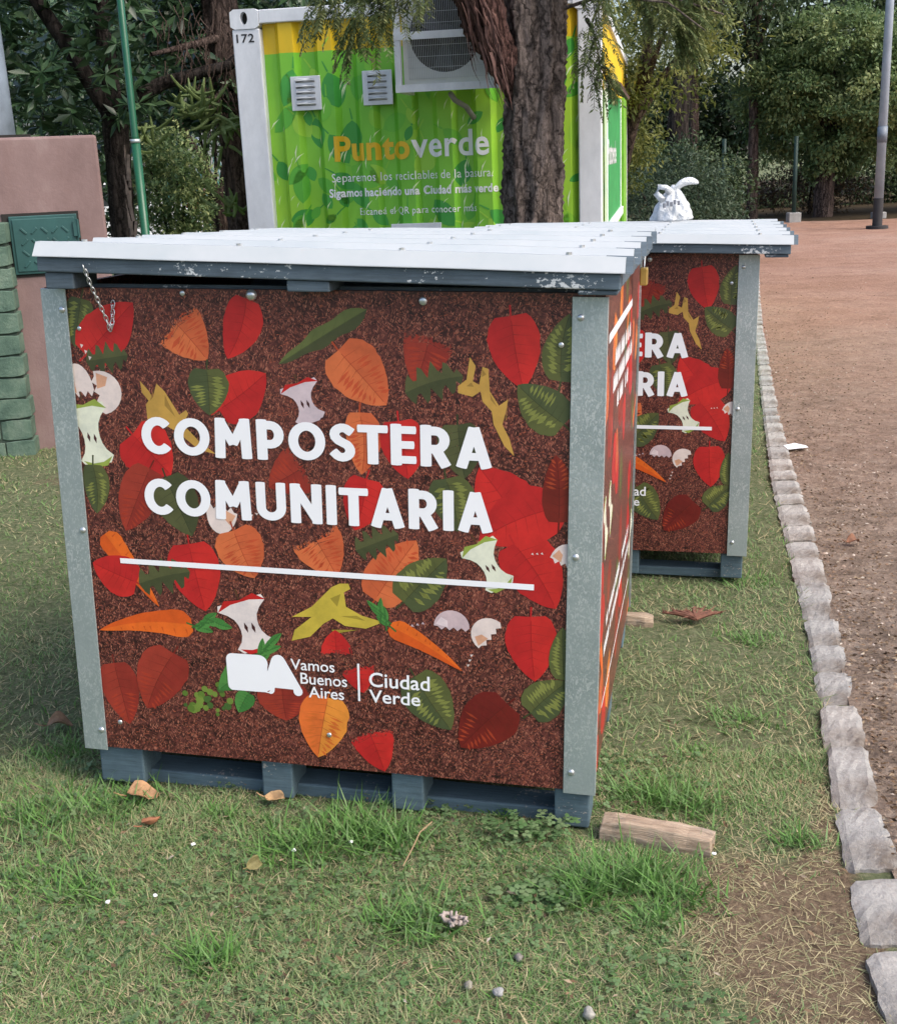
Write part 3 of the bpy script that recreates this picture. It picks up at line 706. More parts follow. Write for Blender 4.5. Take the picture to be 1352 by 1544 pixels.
    for j in range(n-1):
        fs.append((A(0, 0, j), A(0, 0, j+1), A(1, 0, j+1), A(1, 0, j))); fs.append((A(0, N, j), A(1, N, j), A(1, N, j+1), A(0, N, j+1)))
    m = MB(); m.add(vs, fs); m.build('roof_sheet', M['roof'], lid)
    for k in range(5):
        for x in (.12, .46, .8, 1.13):
            m = MB(); c = yv+.03+k*.25; p_ = lx(x, c, zb+.029); m.tube([(p_[0], p_[1], p_[2]-.001), (p_[0], p_[1], p_[2]+.005)], .006, 8); m.build('roof_screw', M['bolt'], lid)
    # dark wedges at the right rib ends, reaching past the sheet
    for k in range(5):
        c = yv+.03+k*.25; m = MB()
        m.add([lx(x, a, zb+z-.002) for x in (X1+.022, X1-.03) for (a, z) in ((c-.026, .001), (c-.004, .032), (c+.004, .032), (c+.026, .001))], [(0, 1, 2, 3), (4, 7, 6, 5), (0, 4, 5, 1), (1, 5, 6, 2), (2, 6, 7, 3), (3, 7, 4, 0)])
        m.build('rib_end_wedge', M['slate'], lid)
    # safety chain from lid to front board
    pts = [(.126, -.055, 1.226), (.132, -.045, 1.19), (.139, -.028, 1.15), (.146, -.012, 1.11), (.151, -.010, 1.088), (.156, -.010, 1.10), (.158, -.007, 1.12), (.16, -.005, 1.148)]
    m = MB(); pv = [Vector(p) for p in pts]; seg = []
    for a, b_ in zip(pv, pv[1:]):
        n = max(1, round((b_-a).length/.0105)); seg += [(a.lerp(b_, i/n), a.lerp(b_, (i+1)/n)) for i in range(n)]
    for i, (a, b_) in enumerate(seg):
        d = (b_-a).normalized(); s1 = d.cross(Vector((0, 1, 0))).normalized(); s2 = d.cross(s1); q = s1 if i % 2 else (s1*.3+s2).normalized(); c = (a+b_)/2
        ring = [c+d*.0085*math.cos(t)+q*.0042*math.sin(t) for t in [k*2*PI/10 for k in range(11)]]
        m.tube(ring, .0012, 5, caps=False)
    m.build('chain', M['bolt'], root, smooth=True)
    return root
ax = Vector((0.9758479, -0.21652634, -0.02893464)); ay = Vector((0.21658525, 0.97611341, -0.01713023)); az = Vector((0.03195264, 0.01044968, 0.99943463))
B1 = Vector((0.28632201, 2.36392512, 0.11270142))-ax*1.2
def frame(o, a, b, c): return Matrix(((a.x, b.x, c.x, o.x), (a.y, b.y, c.y, o.y), (a.z, b.z, c.z, o.z), (0, 0, 0, 1)))
bin1 = compost_bin('compost_bin', 'nearest compost bin, its whole front of printed leaves and white lettering in view')
bin1.matrix_world = frame(B1, ax, ay, az)
yaw2 = -.225; a2 = Vector((math.cos(yaw2), math.sin(yaw2), -.0145)).normalized(); b2 = Vector((-math.sin(yaw2), math.cos(yaw2), -.012)); b2 = (b2-a2*b2.dot(a2)).normalized(); c2 = a2.cross(b2)
O2 = Vector((1.0713, 4.1747, .0297))-a2*1.2
for j, lab in enumerate(['compost bin half hidden behind the nearest one, its right corner and lettering showing', 'farthest compost bin of the row, only its white lid showing, plastic bag near it']):
    b = copy_tree(bin1, skip=('chain',))
    b.matrix_world = frame(O2+b2*1.40*j, a2, b2, c2) @ Matrix.Diagonal((1, 1, 1-.05*j, 1)); b['label'] = lab
    for ch in b.children:
        if ch.name.startswith('lid'): ch.location = (.07, -.03, -.012)
# padlock hanging on the near bin's right side
def on1(x, y, z): return B1+ax*x+ay*y+az*z
pd = thing('padlock', 'small brass padlock hanging under the lid on the near bin right side', 'padlock', M=frame(on1(1.228, .85, 1.165), ay, -ax, az))
m = MB(); m.box(-.022, .022, -.012, .008, -.045, 0); m.build('lock_body', simple('brass', (.55, .38, .12), .35, .8), pd, bevel=.003)
m = MB(); m.tube([(-.014, -.002, -.004), (-.014, -.002, .025), (-.009, -.002, .036), (0, -.002, .04), (.009, -.002, .036), (.014, -.002, .025), (.014, -.002, -.004)], .0032, 8); m.build('shackle', M['bolt'], pd, smooth=True)
# ---------------------------------------------------------------- shipping container
cyaw = -.1794; K0 = Vector((-1.3063, 8.6326, -.0282)); CW, CH, CL = 2.44, 2.59, 6.06
con = thing('shipping_container', 'green and yellow recycling container with leaf artwork, white corner posts and number 172', 'container', K0, cyaw)
PER = .262; DEP = .048; OFF = .31
def corr(x):
    """depth of the corrugated wall behind its outer flats, and the arc length"""
    t = ((x-OFF) % PER)
    if t < .095: return 0.
    if t < .131: return (t-.095)/.036*DEP
    if t < .226: return DEP
    return (PER-t)/.036*DEP
def kinks(a, b):
    k = [a, b]
    i = math.floor((a-OFF)/PER)-1
    while OFF+i*PER < b+PER:
        for q in (0, .095, .131, .226):
            x = OFF+i*PER+q
            if a < x < b: k.append(x)
        i += 1
    return sorted(k)
def arclen(xs):
    L = [0]
    for a, b in zip(xs, xs[1:]): L.append(L[-1]+math.hypot(b-a, corr(b)-corr(a)))
    return L
def m_container():
    t = NT('painted_container_wall', .42, 0, .4); a = t.attr('ink'); v = t.co()
    n = t.noise(t.map(v, (1, 1, .5)), 2.2, 4, .6, 1.2)
    c = t.mix(1, a.outputs['Color'], t.ramp(n, (.3, (.8, .86, .7)), (.55, (1, 1, 1)), (.75, (1.05, 1.02, .95))), 'MULTIPLY')
    return t.out(c)
M['cont'] = m_container()
GREENS = [(96, 178, 62), (76, 164, 70), (112, 188, 62), (66, 154, 66)]
def wall(name, x0, x1, z0, z1, seed, place, parent, nleaf, zy, deep=.02):
    """corrugated wall with its printed artwork following the corrugations"""
    rr = random.Random(seed); ks = kinks(x0, x1); al = arclen(ks)
    P = Print()
    def strip(za, zb, f):
        n = 14
        for i in range(len(ks)-1):
            for j in range(n):
                a, b = za+(zb-za)*j/n, za+(zb-za)*(j+1)/n
                P.v += [(ks[i], a, 0), (ks[i+1], a, 0), (ks[i+1], b, 0), (ks[i], b, 0)]; k = len(P.v)
                P.f.append((k-4, k-3, k-2, k-1)); P.c.append([lin(f(x, z))+(1,) for x, z in ((ks[i], a), (ks[i+1], a), (ks[i+1], b), (ks[i], b))])
    def green(x, z):
        t = min(1, max(0, .5+.5*math.sin(x*2.3+z*1.6+seed))); l = (168, 212, 66); d = (122, 194, 62); return tuple(l[i]*(1-t)+d[i]*t for i in range(3))
    strip(z0, zy, green); strip(zy, z1, lambda x, z: (222, 186, 40))
    for j in range(nleaf):
        x, z = rr.uniform(x0, x1), rr.uniform(z0, zy-.03); a = rr.uniform(.4, 2.6); l = rr.uniform(.1, .25); w_ = l*rr.uniform(.45, .7)
        d = Vector((math.cos(a), math.sin(a))); p = Vector((-d.y, d.x)); A = Vector((x, z)); col = rr.choice(GREENS+[(158, 208, 70), (140, 200, 62)]); lev = 1+j % 6
        pts = [A+d*l*t+p*w_*.5*s_*(math.sin(t*PI)**.75) for s_ in (1, -1) for t in ([i/8 for i in range(9)] if s_ > 0 else [1-i/8 for i in range(1, 8)])]
        pts = [q for q in pts]
        if max(q.y for q in pts) < zy-.002 and min(q.y for q in pts) > z0: P.poly(pts, col, lev, 1)
        if rr.random() < .6:
            q = A+d*l*1.02; P.poly([q-p*.006, q+d*.07+p*.012, q+d*.075+p*.02, q+p*.006], col, lev, 1)
    for j in range(int(nleaf*1.3)):      # white gleams of the artwork
        x, z = rr.uniform(x0, x1), rr.uniform(z0+.05, zy-.06); a = rr.uniform(.7, 1.6); l = rr.uniform(.05, .12)
        d = Vector((math.cos(a), math.sin(a))); p = Vector((-d.y, d.x)); A = Vector((x, z))
        P.poly([A, A+d*l*.5+p*l*.12, A+d*l, A+d*l*.45+p*l*.02], (222, 238, 190), 8, 1)
    return finish(name, P, x0, x1, z0, z1, place, parent, M['cont'], deep)
def finish(name, P, x0, x1, z0, z1, place, parent, mat, deep):
    bm = clip_uv(P, x0, x1, z0, z1)
    for x in kinks(x0, x1)[1:-1]:
        bmesh.ops.bisect_plane(bm, geom=bm.verts[:]+bm.edges[:]+bm.faces[:], plane_co=(x, 0, 0), plane_no=(1, 0, 0))
    for v in bm.verts: v.co = Vector(place(v.co.x, v.co.y, deep+corr(v.co.x)-v.co.z*.0004))
    me = bpy.data.meshes.new(name); bm.to_mesh(me); bm.free(); me.materials.append(mat)
    o = bpy.data.objects.new(name, me); COL.objects.link(o); o.parent = parent; return o
front_place = lambda x, z, d: (x, d, z)
fw_ = wall('front_wall', .19, 2.29, .16, 2.5, 3, front_place, con, 170, 2.31)
side_place = lambda x, z, d: (CW-d, x, z)
wall('side_wall', .16, 5.9, .16, 2.5, 8, side_place, con, 150, 2.0)
wall('side_wall', .16, 5.9, .16, 2.5, 9, lambda x, z, d: (d, CL-x, z), con, 60, 2.0)
m = MB(); m.box(.06, CW-.06, CL-.05, CL-.03, .16, 2.5); m.build('back_wall', M['white_paint'], con)
m = MB(); m.box(.03, CW-.03, .05, CL-.05, 2.51, 2.55); m.build('roof', M['white_paint'], con)
m = MB(); m.box(.02, CW-.02, .03, CL-.03, .06, .16); m.build('floor_frame', M['dark'], con)
for (x, wd) in ((0, .19), (CW-.15, .15)):
    for y in (0, CL-.16):
        m = MB(); m.box(x, x+wd, y, y+.16, .12, 2.47); po = m.build('corner_post', M['white_paint'], con, bevel=.008)
        # corner casting with an oval hole
        for z in (0, 2.472):
            bm = bmesh.new(); n = 20; cx_, cz_ = x+.09, z+.065
            W2, H2 = x-.006, x+.19
            if wd < .19: W2, H2, cx_ = x-.03, x+.156, x+.06
            outer = []; inner = []
            for i in range(n):
                q = 2*PI*i/n; c_, s_ = math.cos(q), math.sin(q); k = 1/max(abs(c_), abs(s_))
                px_ = (W2+H2)/2+c_*k*(H2-W2)/2; pz_ = z+.06+s_*k*.062
                outer.append((px_, pz_)); inner.append((cx_+.025*c_, cz_+.04*s_))
            for yy_ in (y-.006,):
                vo = [bm.verts.new((a, yy_, b)) for a, b in outer]; vi = [bm.verts.new((a, yy_, b)) for a, b in inner]; vd = [bm.verts.new((a, yy_+.05, b)) for a, b in inner]; vb = [bm.verts.new((a, yy_+.17, b)) for a, b in outer]
                for i in range(n):
                    j = (i+1) % n; bm.faces.new((vo[i], vo[j], vi[j], vi[i])); bm.faces.new((vi[i], vi[j], vd[j], vd[i])); bm.faces.new((vo[i], vb[i], vb[j], vo[j]))
                bm.faces.new(vb); f = bm.faces.new(vd); f.material_index = 1
            bmesh.ops.recalc_face_normals(bm, faces=bm.faces)
            me = bpy.data.meshes.new('corner_casting'); bm.to_mesh(me); bm.free(); me.materials.append(M['white_paint']); me.materials.append(M['dark'])
            o = bpy.data.objects.new('corner_casting', me); COL.objects.link(o); o.parent = po
m = MB()
for y in (.0, CL-.09):
    m.box(.191, CW-.151, y, y+.08, 2.5, 2.585); m.box(.191, CW-.151, y, y+.08, .06, .159)
for x in (.0, CW-.06):
    m.box(x, x+.06, .161, CL-.161, 2.501, 2.58); m.box(x, x+.06, .161, CL-.161, .061, .158)
m.build('frame_rail', M['white_paint'], con, bevel=.006)
m = MB(); vs, fs = text('172', .015, 1.1); vs = fit(vs, .028, .15, 2.385, 2.44); m.add([(x, -.0025, z) for x, z in vs], fs)
m.build('number', simple('black_stencil', (.02, .02, .022), .6), con)
# the writing on the corrugated front
def on_wall(body, x0, x1, z0, z1, col, bold, name='lettering'):
    vs, fs = text(body, bold, 1.06); vs = fit(vs, x0, x1, z0, z1)
    bm = bmesh.new(); bv = [bm.verts.new((x, z, 0)) for x, z in vs]
    for f in fs:
        try: bm.faces.new([bv[i] for i in f])
        except ValueError: pass
    for x in kinks(x0, x1)[1:-1]:
        bmesh.ops.bisect_plane(bm, geom=bm.verts[:]+bm.edges[:]+bm.faces[:], plane_co=(x, 0, 0), plane_no=(1, 0, 0))
    for v in bm.verts: v.co = Vector(front_place(v.co.x, v.co.y, .02+corr(v.co.x)-.0055))
    me = bpy.data.meshes.new(name); bm.to_mesh(me); bm.free(); me.materials.append(col)
    o = bpy.data.objects.new(name, me); COL.objects.link(o); o.parent = fw_
ylw = simple('yellow_print', lin((226, 182, 40)), .45, 0, .05)
on_wall('Punto', .645, 1.165, 1.598, 1.765, ylw, .035); on_wall('verde', 1.175, 1.70, 1.604, 1.775, M['ink_white'], .02)
on_wall('Separemos los reciclables de la basura.', .617, 1.72, 1.448, 1.522, M['ink_white'], .0)
on_wall('Sigamos haciendo una Ciudad más verde', .592, 1.75, 1.348, 1.423, M['ink_white'], .03)
on_wall('Escaneá el QR para conocer más', .79, 1.60, 1.228, 1.29, M['ink_white'], .0)
# louvred vents
for i, (x0, z0, wd) in enumerate(((.375, 1.94, .205), (.868, 1.952, .2))):
    m = MB(); y0 = .005; z1 = z0+.217
    m.box(x0, x0+wd, y0, y0+.014, z0, z1)
    v = m.build('louvre_vent', M['white_paint'], con, bevel=.003)
    for k in range(5):
        m = MB(); z = z0+.03+k*.037; s_ = x0+.035; e_ = x0+wd-.035
        m.add([(s_, y0-.001, z), (e_, y0-.001, z), (e_, y0-.016, z+.012), (s_, y0-.016, z+.012), (s_, y0-.001, z+.026), (e_, y0-.001, z+.026)], [(0, 1, 3, 2), (2, 3, 5, 4)])
        m.build('louvre_slat', M['white_paint'], v)
        m = MB(); m.box(x0+.037, x0+wd-.037, y0-.0035, y0-.0012, z-.0005, z+.006); m.build('louvre_gap', M['dark'], v)
m = MB(); m.box(1.015, 1.36, -.004, .012, .93, 1.178); lbp = m.build('notice_plate', M['white_paint'], con, bevel=.002)
# hatch on the right side: window with green shutter, sill and raised flap
m = MB(); m.box(CW-.012, CW+.012, .62, .70, 1.1, 2.06); m.box(CW-.012, CW+.012, 3.55, 3.63, 1.1, 2.06); m.box(CW-.012, CW+.03, .6, 3.65, 1.03, 1.099); wf = m.build('window_frame', M['white_paint'], con, bevel=.004)
m = MB(); m.box(CW-.004, CW+.006, .701, 3.549, 1.1, 2.05); m.build('window_shutter', simple('green_shutter', lin((60, 150, 84)), .5), wf)
m = MB(); m.box(0, .11, .62, 3.0, -.012, .012, M=Matrix.Translation((CW+.002, 0, 2.08)) @ Matrix.Rotation(R(25), 4, 'Y')); m.build('hatch_flap', simple('rusty_flap', (.14, .085, .065), .8), con)
m = MB(); vs, fs = text('Puntoverde', .02); vs = fit(vs, .8, 2.4, 1.5, 1.68); m.add([(CW+.0085, x, z) for x, z in vs], fs); m.build('lettering', M['ink_white'], wf)
m = MB(); m.box(CW-.01, CW+.015, 4.3, 5.3, .2, 2.1); m.build('door', simple('green_door', lin((120, 176, 60)), .5), con)

# ---------------------------------------------------------------- air conditioners on the container
CM = Matrix.Translation(K0) @ Matrix.Rotation(cyaw, 4, 'Z')
def cpt(x, y, z): return CM @ Vector((x, y, z))
M['ac'] = simple('ivory_casing', (.66, .67, .66), .45, 0, .08)
M['grille'] = simple('grey_wire', (.5, .52, .53), .4, .3, .08)
rack = thing('mounting_rack', 'white painted steel rack holding the outdoor unit on the green container wall', 'rack', cpt(1.51, -.2, 2.0), cyaw)
for x in (-.33, .29):
    m = MB(); m.box(x, x+.04, -.215, -.175, .0, 1.0); m.build('upright', M['white_paint'], rack, bevel=.003)
    for z in (.0, .70): m = MB(); m.box(x, x+.04, -.1745, .1945, z, z+.035); m.build('bracket', M['white_paint'], rack, bevel=.003)
for z in (-.002, .305, .70):
    m = MB(); m.box(-.3305, .3305, -.2185, -.2155, z, z+.045); m.build('cross_strap', M['white_paint'], rack, bevel=.001)
m = MB(); m.tube([(-.02, .0, -.01), (.0, .05, -.05), (.06, .12, -.09), (.1, .19, -.16)], .018, 8); m.build('pipe', simple('grey_lagging', (.25, .25, .24), .9), rack, smooth=True)
def ac_unit(label):
    r = thing('air_conditioner', label, 'air conditioner')
    m = MB(); w2, h, d = .286, .62, .15
    # casing with a round opening
    bm = bmesh.new(); n = 32; cx_, cz_, rad = -.015, .29, .225
    vo = []; vi = []; vd = []
    for i in range(n):
        q = 2*PI*i/n; c_, s_ = math.cos(q), math.sin(q); k = 1/max(abs(c_)/1., abs(s_)/1.)
        vo.append(bm.verts.new((c_*k*w2, -d, h/2+s_*k*h/2))); vi.append(bm.verts.new((cx_+c_*rad, -d, cz_+s_*rad))); vd.append(bm.verts.new((cx_+c_*rad*.97, -d+.07, cz_+s_*rad*.96)))
    vb = [bm.verts.new((v.co.x, d, v.co.z)) for v in vo]
    for i in range(n):
        j = (i+1) % n
        bm.faces.new((vo[i], vo[j], vi[j], vi[i])); bm.faces.new((vo[i], vb[i], vb[j], vo[j])); f = bm.faces.new((vi[i], vi[j], vd[j], vd[i])); f.material_index = 1
    f = bm.faces.new(vd); f.material_index = 1; bm.faces.new(vb)
    bmesh.ops.recalc_face_normals(bm, faces=bm.faces)
    me = bpy.data.meshes.new('casing'); bm.to_mesh(me); bm.free(); me.materials.append(M['ac']); me.materials.append(M['dark'])
    o = bpy.data.objects.new('casing', me); COL.objects.link(o); o.parent = r
    m = MB()
    for b in range(3):
        a = b*2*PI/3+.4; pts = []
        for t in (0, 1):
            for q in (-.45, .45): pts.append((cx_+math.cos(a+q*(1-.3*t))*(.05+.16*t), -d+.05-.02*(1 if q > 0 else 0), cz_+math.sin(a+q*(1-.3*t))*(.05+.16*t)))
        m.add(pts, [(0, 1, 3, 2)])
    m.tube([(cx_, -d+.02, cz_), (cx_, -d+.06, cz_)], .06, 12)
    m.build('fan', simple('dark_fan', (.05, .055, .06), .5), r)
    m = MB()
    for k in range(44): x = -.25+k*.0112; m.box(x, x+.0022, -d-.010, -d-.007, .03, .56)
    for k in range(9): z = .032+k*.065; m.box(-.252, .236, -d-.0065, -d-.004, z, z+.0022)
    m.build('grille', M['grille'], r)
    return r
u1 = ac_unit('white outdoor unit with one big round fan behind a wire grille, held in the rack'); u1.location = cpt(1.51, -.2, 2.045); u1.rotation_euler = (0, 0, cyaw)

# ---------------------------------------------------------------- bark, trunks, crowns
def barkmat(name, c, scale=1.):
    t = NT(name, .95, 0, .1); v = t.co()
    n = t.noise(t.map(v, (9*scale, 9*scale, 1.6*scale)), 3, 8, .75, .8); f = t.noise(v, 40, 5, .8)
    k = t.math('ADD', t.math('MULTIPLY', n, .7), t.math('MULTIPLY', f, .3))
    d = t.n('VectorMath', operation='ADD'); t.put(d.inputs[0], t.map(v, (13*scale, 13*scale, 2.2*scale))); t.put(d.inputs[1], t.mix(1, t.noise(v, 9, 3), (1.6, 1.6, 1.6), 'MULTIPLY'))
    e = t.ramp(t.vor(d.outputs[0], 1., feat='DISTANCE_TO_EDGE').outputs['Distance'], (.0, 0), (.16, 1)); k = t.math('MULTIPLY', k, t.math('ADD', t.math('MULTIPLY', e, .32), .74))
    col = t.ramp(k, (.33, tuple(x*.15 for x in c)), (.5, c), (.64, tuple(x*2.1 for x in c)))
    t.bump(k, 1., .03)
    return t.out(col)
M['bark_grey'] = barkmat('furrowed_bark', (.135, .108, .095), 1.2); M['bark_dark'] = barkmat('dark_bark', (.035, .029, .026)); M['bark_brown'] = barkmat('brown_bark', (.08, .058, .05))
def trunk_bm(path, rad, n=40, furrow=.09, seed=0, step=.03):
    """a trunk or limb with furrows running along it"""
    rr = np.random.default_rng(seed); P = np.array(path, float); Rr = np.array(rad, float)
    L = np.concatenate([[0], np.cumsum(np.linalg.norm(np.diff(P, axis=0), axis=1))]); s = np.linspace(0, L[-1], max(6, int(L[-1]/step)))
    C_ = np.stack([np.interp(s, L, P[:, i]) for i in range(3)], 1); r = np.interp(s, L, Rr)
    d = np.gradient(C_, axis=0); d /= np.linalg.norm(d, axis=1)[:, None]
    ref = np.array([1., .1, 0]); a = np.cross(d, ref); a /= np.linalg.norm(a, axis=1)[:, None]; b = np.cross(d, a)
    q = np.linspace(0, 2*PI, n, endpoint=False); ph = rr.uniform(0, 6.28, 8)
    tw = s[:, None]
    h = np.sin(q*7+ph[0]+np.sin(tw*5+ph[1])*.9)+.8*np.sin(q*11+ph[2]+np.sin(tw*8+ph[3]))+.7*np.sin(q*3+tw*2.4+ph[4])+.6*np.sin(tw*23+3*np.sin(q*4+ph[5]))*np.sin(q*9+tw*4)+rr.normal(0, .35, (len(s), n))
    k = r[:, None]*(1+furrow*h/2.2)
    V = C_[:, None]+k[..., None]*(np.cos(q)[None, :, None]*a[:, None]+np.sin(q)[None, :, None]*b[:, None])
    i = np.arange(len(s)-1)[:, None]*n; j = np.arange(n)[None]; j2 = (j+1) % n
    F = np.stack([i+j, i+j2, i+n+j2, i+n+j], -1).reshape(-1, 4)
    return V.reshape(-1, 3), F
def join(parts):
    V = []; F = []; k = 0
    for v, f in parts: V.append(v); F.append(f+k); k += len(v)
    return np.concatenate(V), np.concatenate(F)
def limbs(name, parts, mat, parent):
    V, F = join(parts); return fast(name, V, F, mat, parent, smooth=True)
def leaves(P, size, tone, axis=None, aspect=.42, fold=.25, droop=.0, jit=1., g=None):
    """one folded leaf per point; axis: preferred direction"""
    g = g or rng; n = len(P); d = g.normal(0, 1, (n, 3))*jit
    if axis is not None: d = d+axis
    d[:, 2] -= droop; d /= np.linalg.norm(d, axis=1)[:, None]
    up = g.normal(0, .55, (n, 3)); up[:, 2] += 1; s = np.cross(d, up); s /= np.linalg.norm(s, axis=1)[:, None]+1e-9; nn = np.cross(s, d)
    L = (size*g.uniform(.65, 1.25, n))[:, None]; W = L*aspect*.5
    b = P; t = P+d*L; l = P+d*L*.48+s*W+nn*W*fold; r = P+d*L*.48-s*W+nn*W*fold
    V = np.stack([b, l, t, r], 1).reshape(-1, 3); i = np.arange(n)[:, None]*4
    F = np.stack([i+[0, 1, 2], i+[0, 2, 3]], 1).reshape(-1, 3)
    return V, F, np.repeat(tone, 4)
def clumps(c, rad, ncl, per, spread, g=None, shell=.5, cut=None):
    """points in clumps spread through an ellipsoid"""
    g = g or rng; u = g.normal(0, 1, (ncl, 3)); u /= np.linalg.norm(u, axis=1)[:, None]; r = g.uniform(shell**3, 1, (ncl, 1))**(1/3)
    C_ = np.array(c)+u*r*np.array(rad)
    if cut is not None: C_ = C_[cut(C_)]
    m = len(C_); per_ = g.poisson(per, m); idx = np.repeat(np.arange(m), per_)
    sp = g.uniform(.6, 1.35, m)*spread
    P = C_[idx]+g.normal(0, 1, (len(idx), 3))*sp[idx][:, None]*np.array([1, 1, .62])
    tone = np.clip(g.uniform(0, 1, m)[idx]**1.3*.72+g.uniform(0, 1, len(idx))*.32, 0, 1)
    return P, tone, C_
def lumpy(parent, mat, lumps, size, seed, per=55, spread=.13, aspect=.5, droop=.3, name='crown'):
    """a crown made of many rounded leafy masses: lumps = (centre, radius)"""
    g = np.random.default_rng(seed); Ps = []; Ts = []; Ax = []
    for c, r in lumps:
        n = int(26*(r/.7)**2); u = g.normal(0, 1, (n, 3)); u /= np.linalg.norm(u, axis=1)[:, None]; q = np.array(c)+u*r*g.uniform(.6, 1.05, (n, 1))*np.array([1, 1, .85]); lt = g.uniform(.15, .75)
        k = g.poisson(per, n); idx = np.repeat(np.arange(n), k); P = q[idx]+g.normal(0, spread, (len(idx), 3))*np.array([1, 1, .6])
        Ps.append(P); Ts.append(np.clip(lt*.5+.38*g.uniform(0, 1, n)[idx]**1.5+.25*g.uniform(0, 1, len(idx))-.05, 0, 1)); Ax.append(u[idx]*.8)
    V, F, tt = leaves(np.concatenate(Ps), size, np.concatenate(Ts), np.concatenate(Ax), aspect, .3, droop, 1, g)
    return fast(name, V-np.array(parent.location), F, mat, parent, tt)
def crown(parent, mat, c, rad, ncl, per, spread, size, seed, shell=.45, aspect=.42, droop=.25, name='crown', cut=None):
    g = np.random.default_rng(seed); P, t, C_ = clumps(c, rad, ncl, per, spread, g, shell, cut)
    o = np.array(parent.location)
    V, F, tt = leaves(P, size, t, (P-np.array(c))/np.array(rad)*.5, aspect, .3, droop, 1, g)
    return fast(name, V-o, F, mat, parent, tt)
M['leaf_dark'] = leafmat('dark_glossy_leaf', [(0, (.014, .038, .015)), (.5, (.04, .085, .035)), (1, (.1, .165, .075))], .38, .5, .12)
M['leaf_mid'] = leafmat('broad_leaf', [(0, (.04, .09, .035)), (.45, (.15, .225, .09)), (1, (.46, .5, .22))], .5, .4, .32)
M['leaf_yel'] = leafmat('yellow_green_leaf', [(0, (.05, .075, .018)), (.5, (.14, .16, .04)), (1, (.28, .27, .075))], .55, .3, .35)
M['leaf_far'] = leafmat('far_leaf', [(0, (.016, .035, .014)), (.5, (.045, .075, .03)), (1, (.1, .135, .055))], .6, .3, .15)
M['leaf_grey'] = leafmat('grey_green_leaf', [(0, (.02, .04, .022)), (.5, (.05, .08, .045)), (1, (.11, .14, .085))], .6, .3, .15)
M['leaf_fern'] = leafmat('feathery_leaf', [(0, (.05, .08, .03)), (.5, (.125, .16, .06)), (1, (.27, .28, .12))], .55, .3, .35)
# ---------------------------------------------------------------- near tree beside the container
T0 = Vector((.615, 7.72, 0))
nt_ = thing('feathery_tree', 'tree with deeply furrowed grey trunk and feathery drooping leaves in front of the container', 'tree', T0)
tr = [trunk_bm([(.0, 0, -.1), (-.0, 0, .5), (-.012, 0, 1.2), (.004, 0, 2.), (.03, 0, 2.7), (.05, .05, 3.4)], [.26, .205, .178, .176, .18, .17], 72, .19, 1, .018)]
for k, (p, r0) in enumerate((([(.05, .05, 3.3), (-.5, -.1, 3.9), (-1.4, -.3, 4.4), (-2.4, -.3, 4.7)], .1), ([(.05, .05, 3.3), (.5, .1, 4.2), (.9, .2, 5.4), (1., .2, 6.4)], .11), ([(.02, .02, 3.0), (.6, .3, 3.5), (1.5, .5, 3.9), (2.6, .9, 4.2)], .08), ([(0, 0, 3.), (-.3, -.7, 3.6), (-.8, -1.6, 4.)], .07),
                             ([(.1, 0, 2.42), (.35, -.1, 2.47), (.7, -.2, 2.44), (1.1, -.2, 2.3)], .017), ([(.1, -.05, 2.36), (.4, -.2, 2.43), (.75, -.35, 2.36), (.95, -.4, 2.2)], .012))):
    tr.append(trunk_bm(p, [r0, r0*.75, r0*.5, r0*.28][:len(p)], 12, .06, 20+k, .06))
limbs('trunk', tr, M['bark_grey'], nt_)
def fronds(anchors, seed, parent, mat, name, L=(.16, .3), dirs=None):
    """pinnate leaves: a drooping stalk with pairs of narrow leaflets"""
    g = np.random.default_rng(seed); Ps = []; Ax = []; To = []; o = np.array(parent.location)
    stalk = MB()
    for a, d0 in anchors:
        for q in range(g.integers(4, 8)):
            d = np.array(d0)+g.normal(0, .55, 3); d /= np.linalg.norm(d); l = g.uniform(*L); p = np.array(a)+g.normal(0, .035, 3); tn = g.uniform(.15, .85)
            side = np.cross(d, [0, 0, 1.]); side /= np.linalg.norm(side)+1e-6; n = 17; prev = p.copy(); pts = [p.copy()]
            for i in range(n):
                t = (i+1)/n; dd = d+np.array([0, 0, -1.3*t*t]); dd /= np.linalg.norm(dd); p = p+dd*l/n; pts.append(p.copy())
                for s_ in (1, -1):
                    Ps.append(p); Ax.append(side*s_*1.0+dd*.55+np.array([0, 0, -.25])); To.append(np.clip(tn+g.normal(0, .12), 0, 1))
            stalk.tube([tuple(np.array(pts[i])-o) for i in (0, 5, 11, 17)], .0016, 3, caps=False)
    Ps = np.array(Ps); n = len(Ps)
    V, F, tt = leaves(Ps, .036, np.array(To), np.array(Ax)*3, .3, .1, 0, .3, g)
    k = len(V); sv = np.array(stalk.v)+o; sf = np.array(stalk.f); sf = np.concatenate([sf[:, [0, 1, 2]], sf[:, [0, 2, 3]]])
    return fast(name, np.concatenate([V, sv])-o, np.concatenate([F, sf+k]), mat, parent, np.concatenate([tt, np.full(len(sv), .1)]))
rr = random.Random(12); an = []
tw = MB()
def spray(path, n, down=-.5):
    pv = [Vector(p) for p in path]
    tw.tube([tuple(p-T0) for p in pv], [.008, .006, .004, .0025][:len(pv)], 5)
    for i in range(n):
        t = (i+rr.random())/n*(len(pv)-1); k = min(len(pv)-2, int(t)); p = pv[k].lerp(pv[k+1], t-k); d = (pv[k+1]-pv[k]).normalized()
        an.append((tuple(p), (d.x+rr.uniform(-.6, .6), d.y+rr.uniform(-.6, .6), d.z+down)))
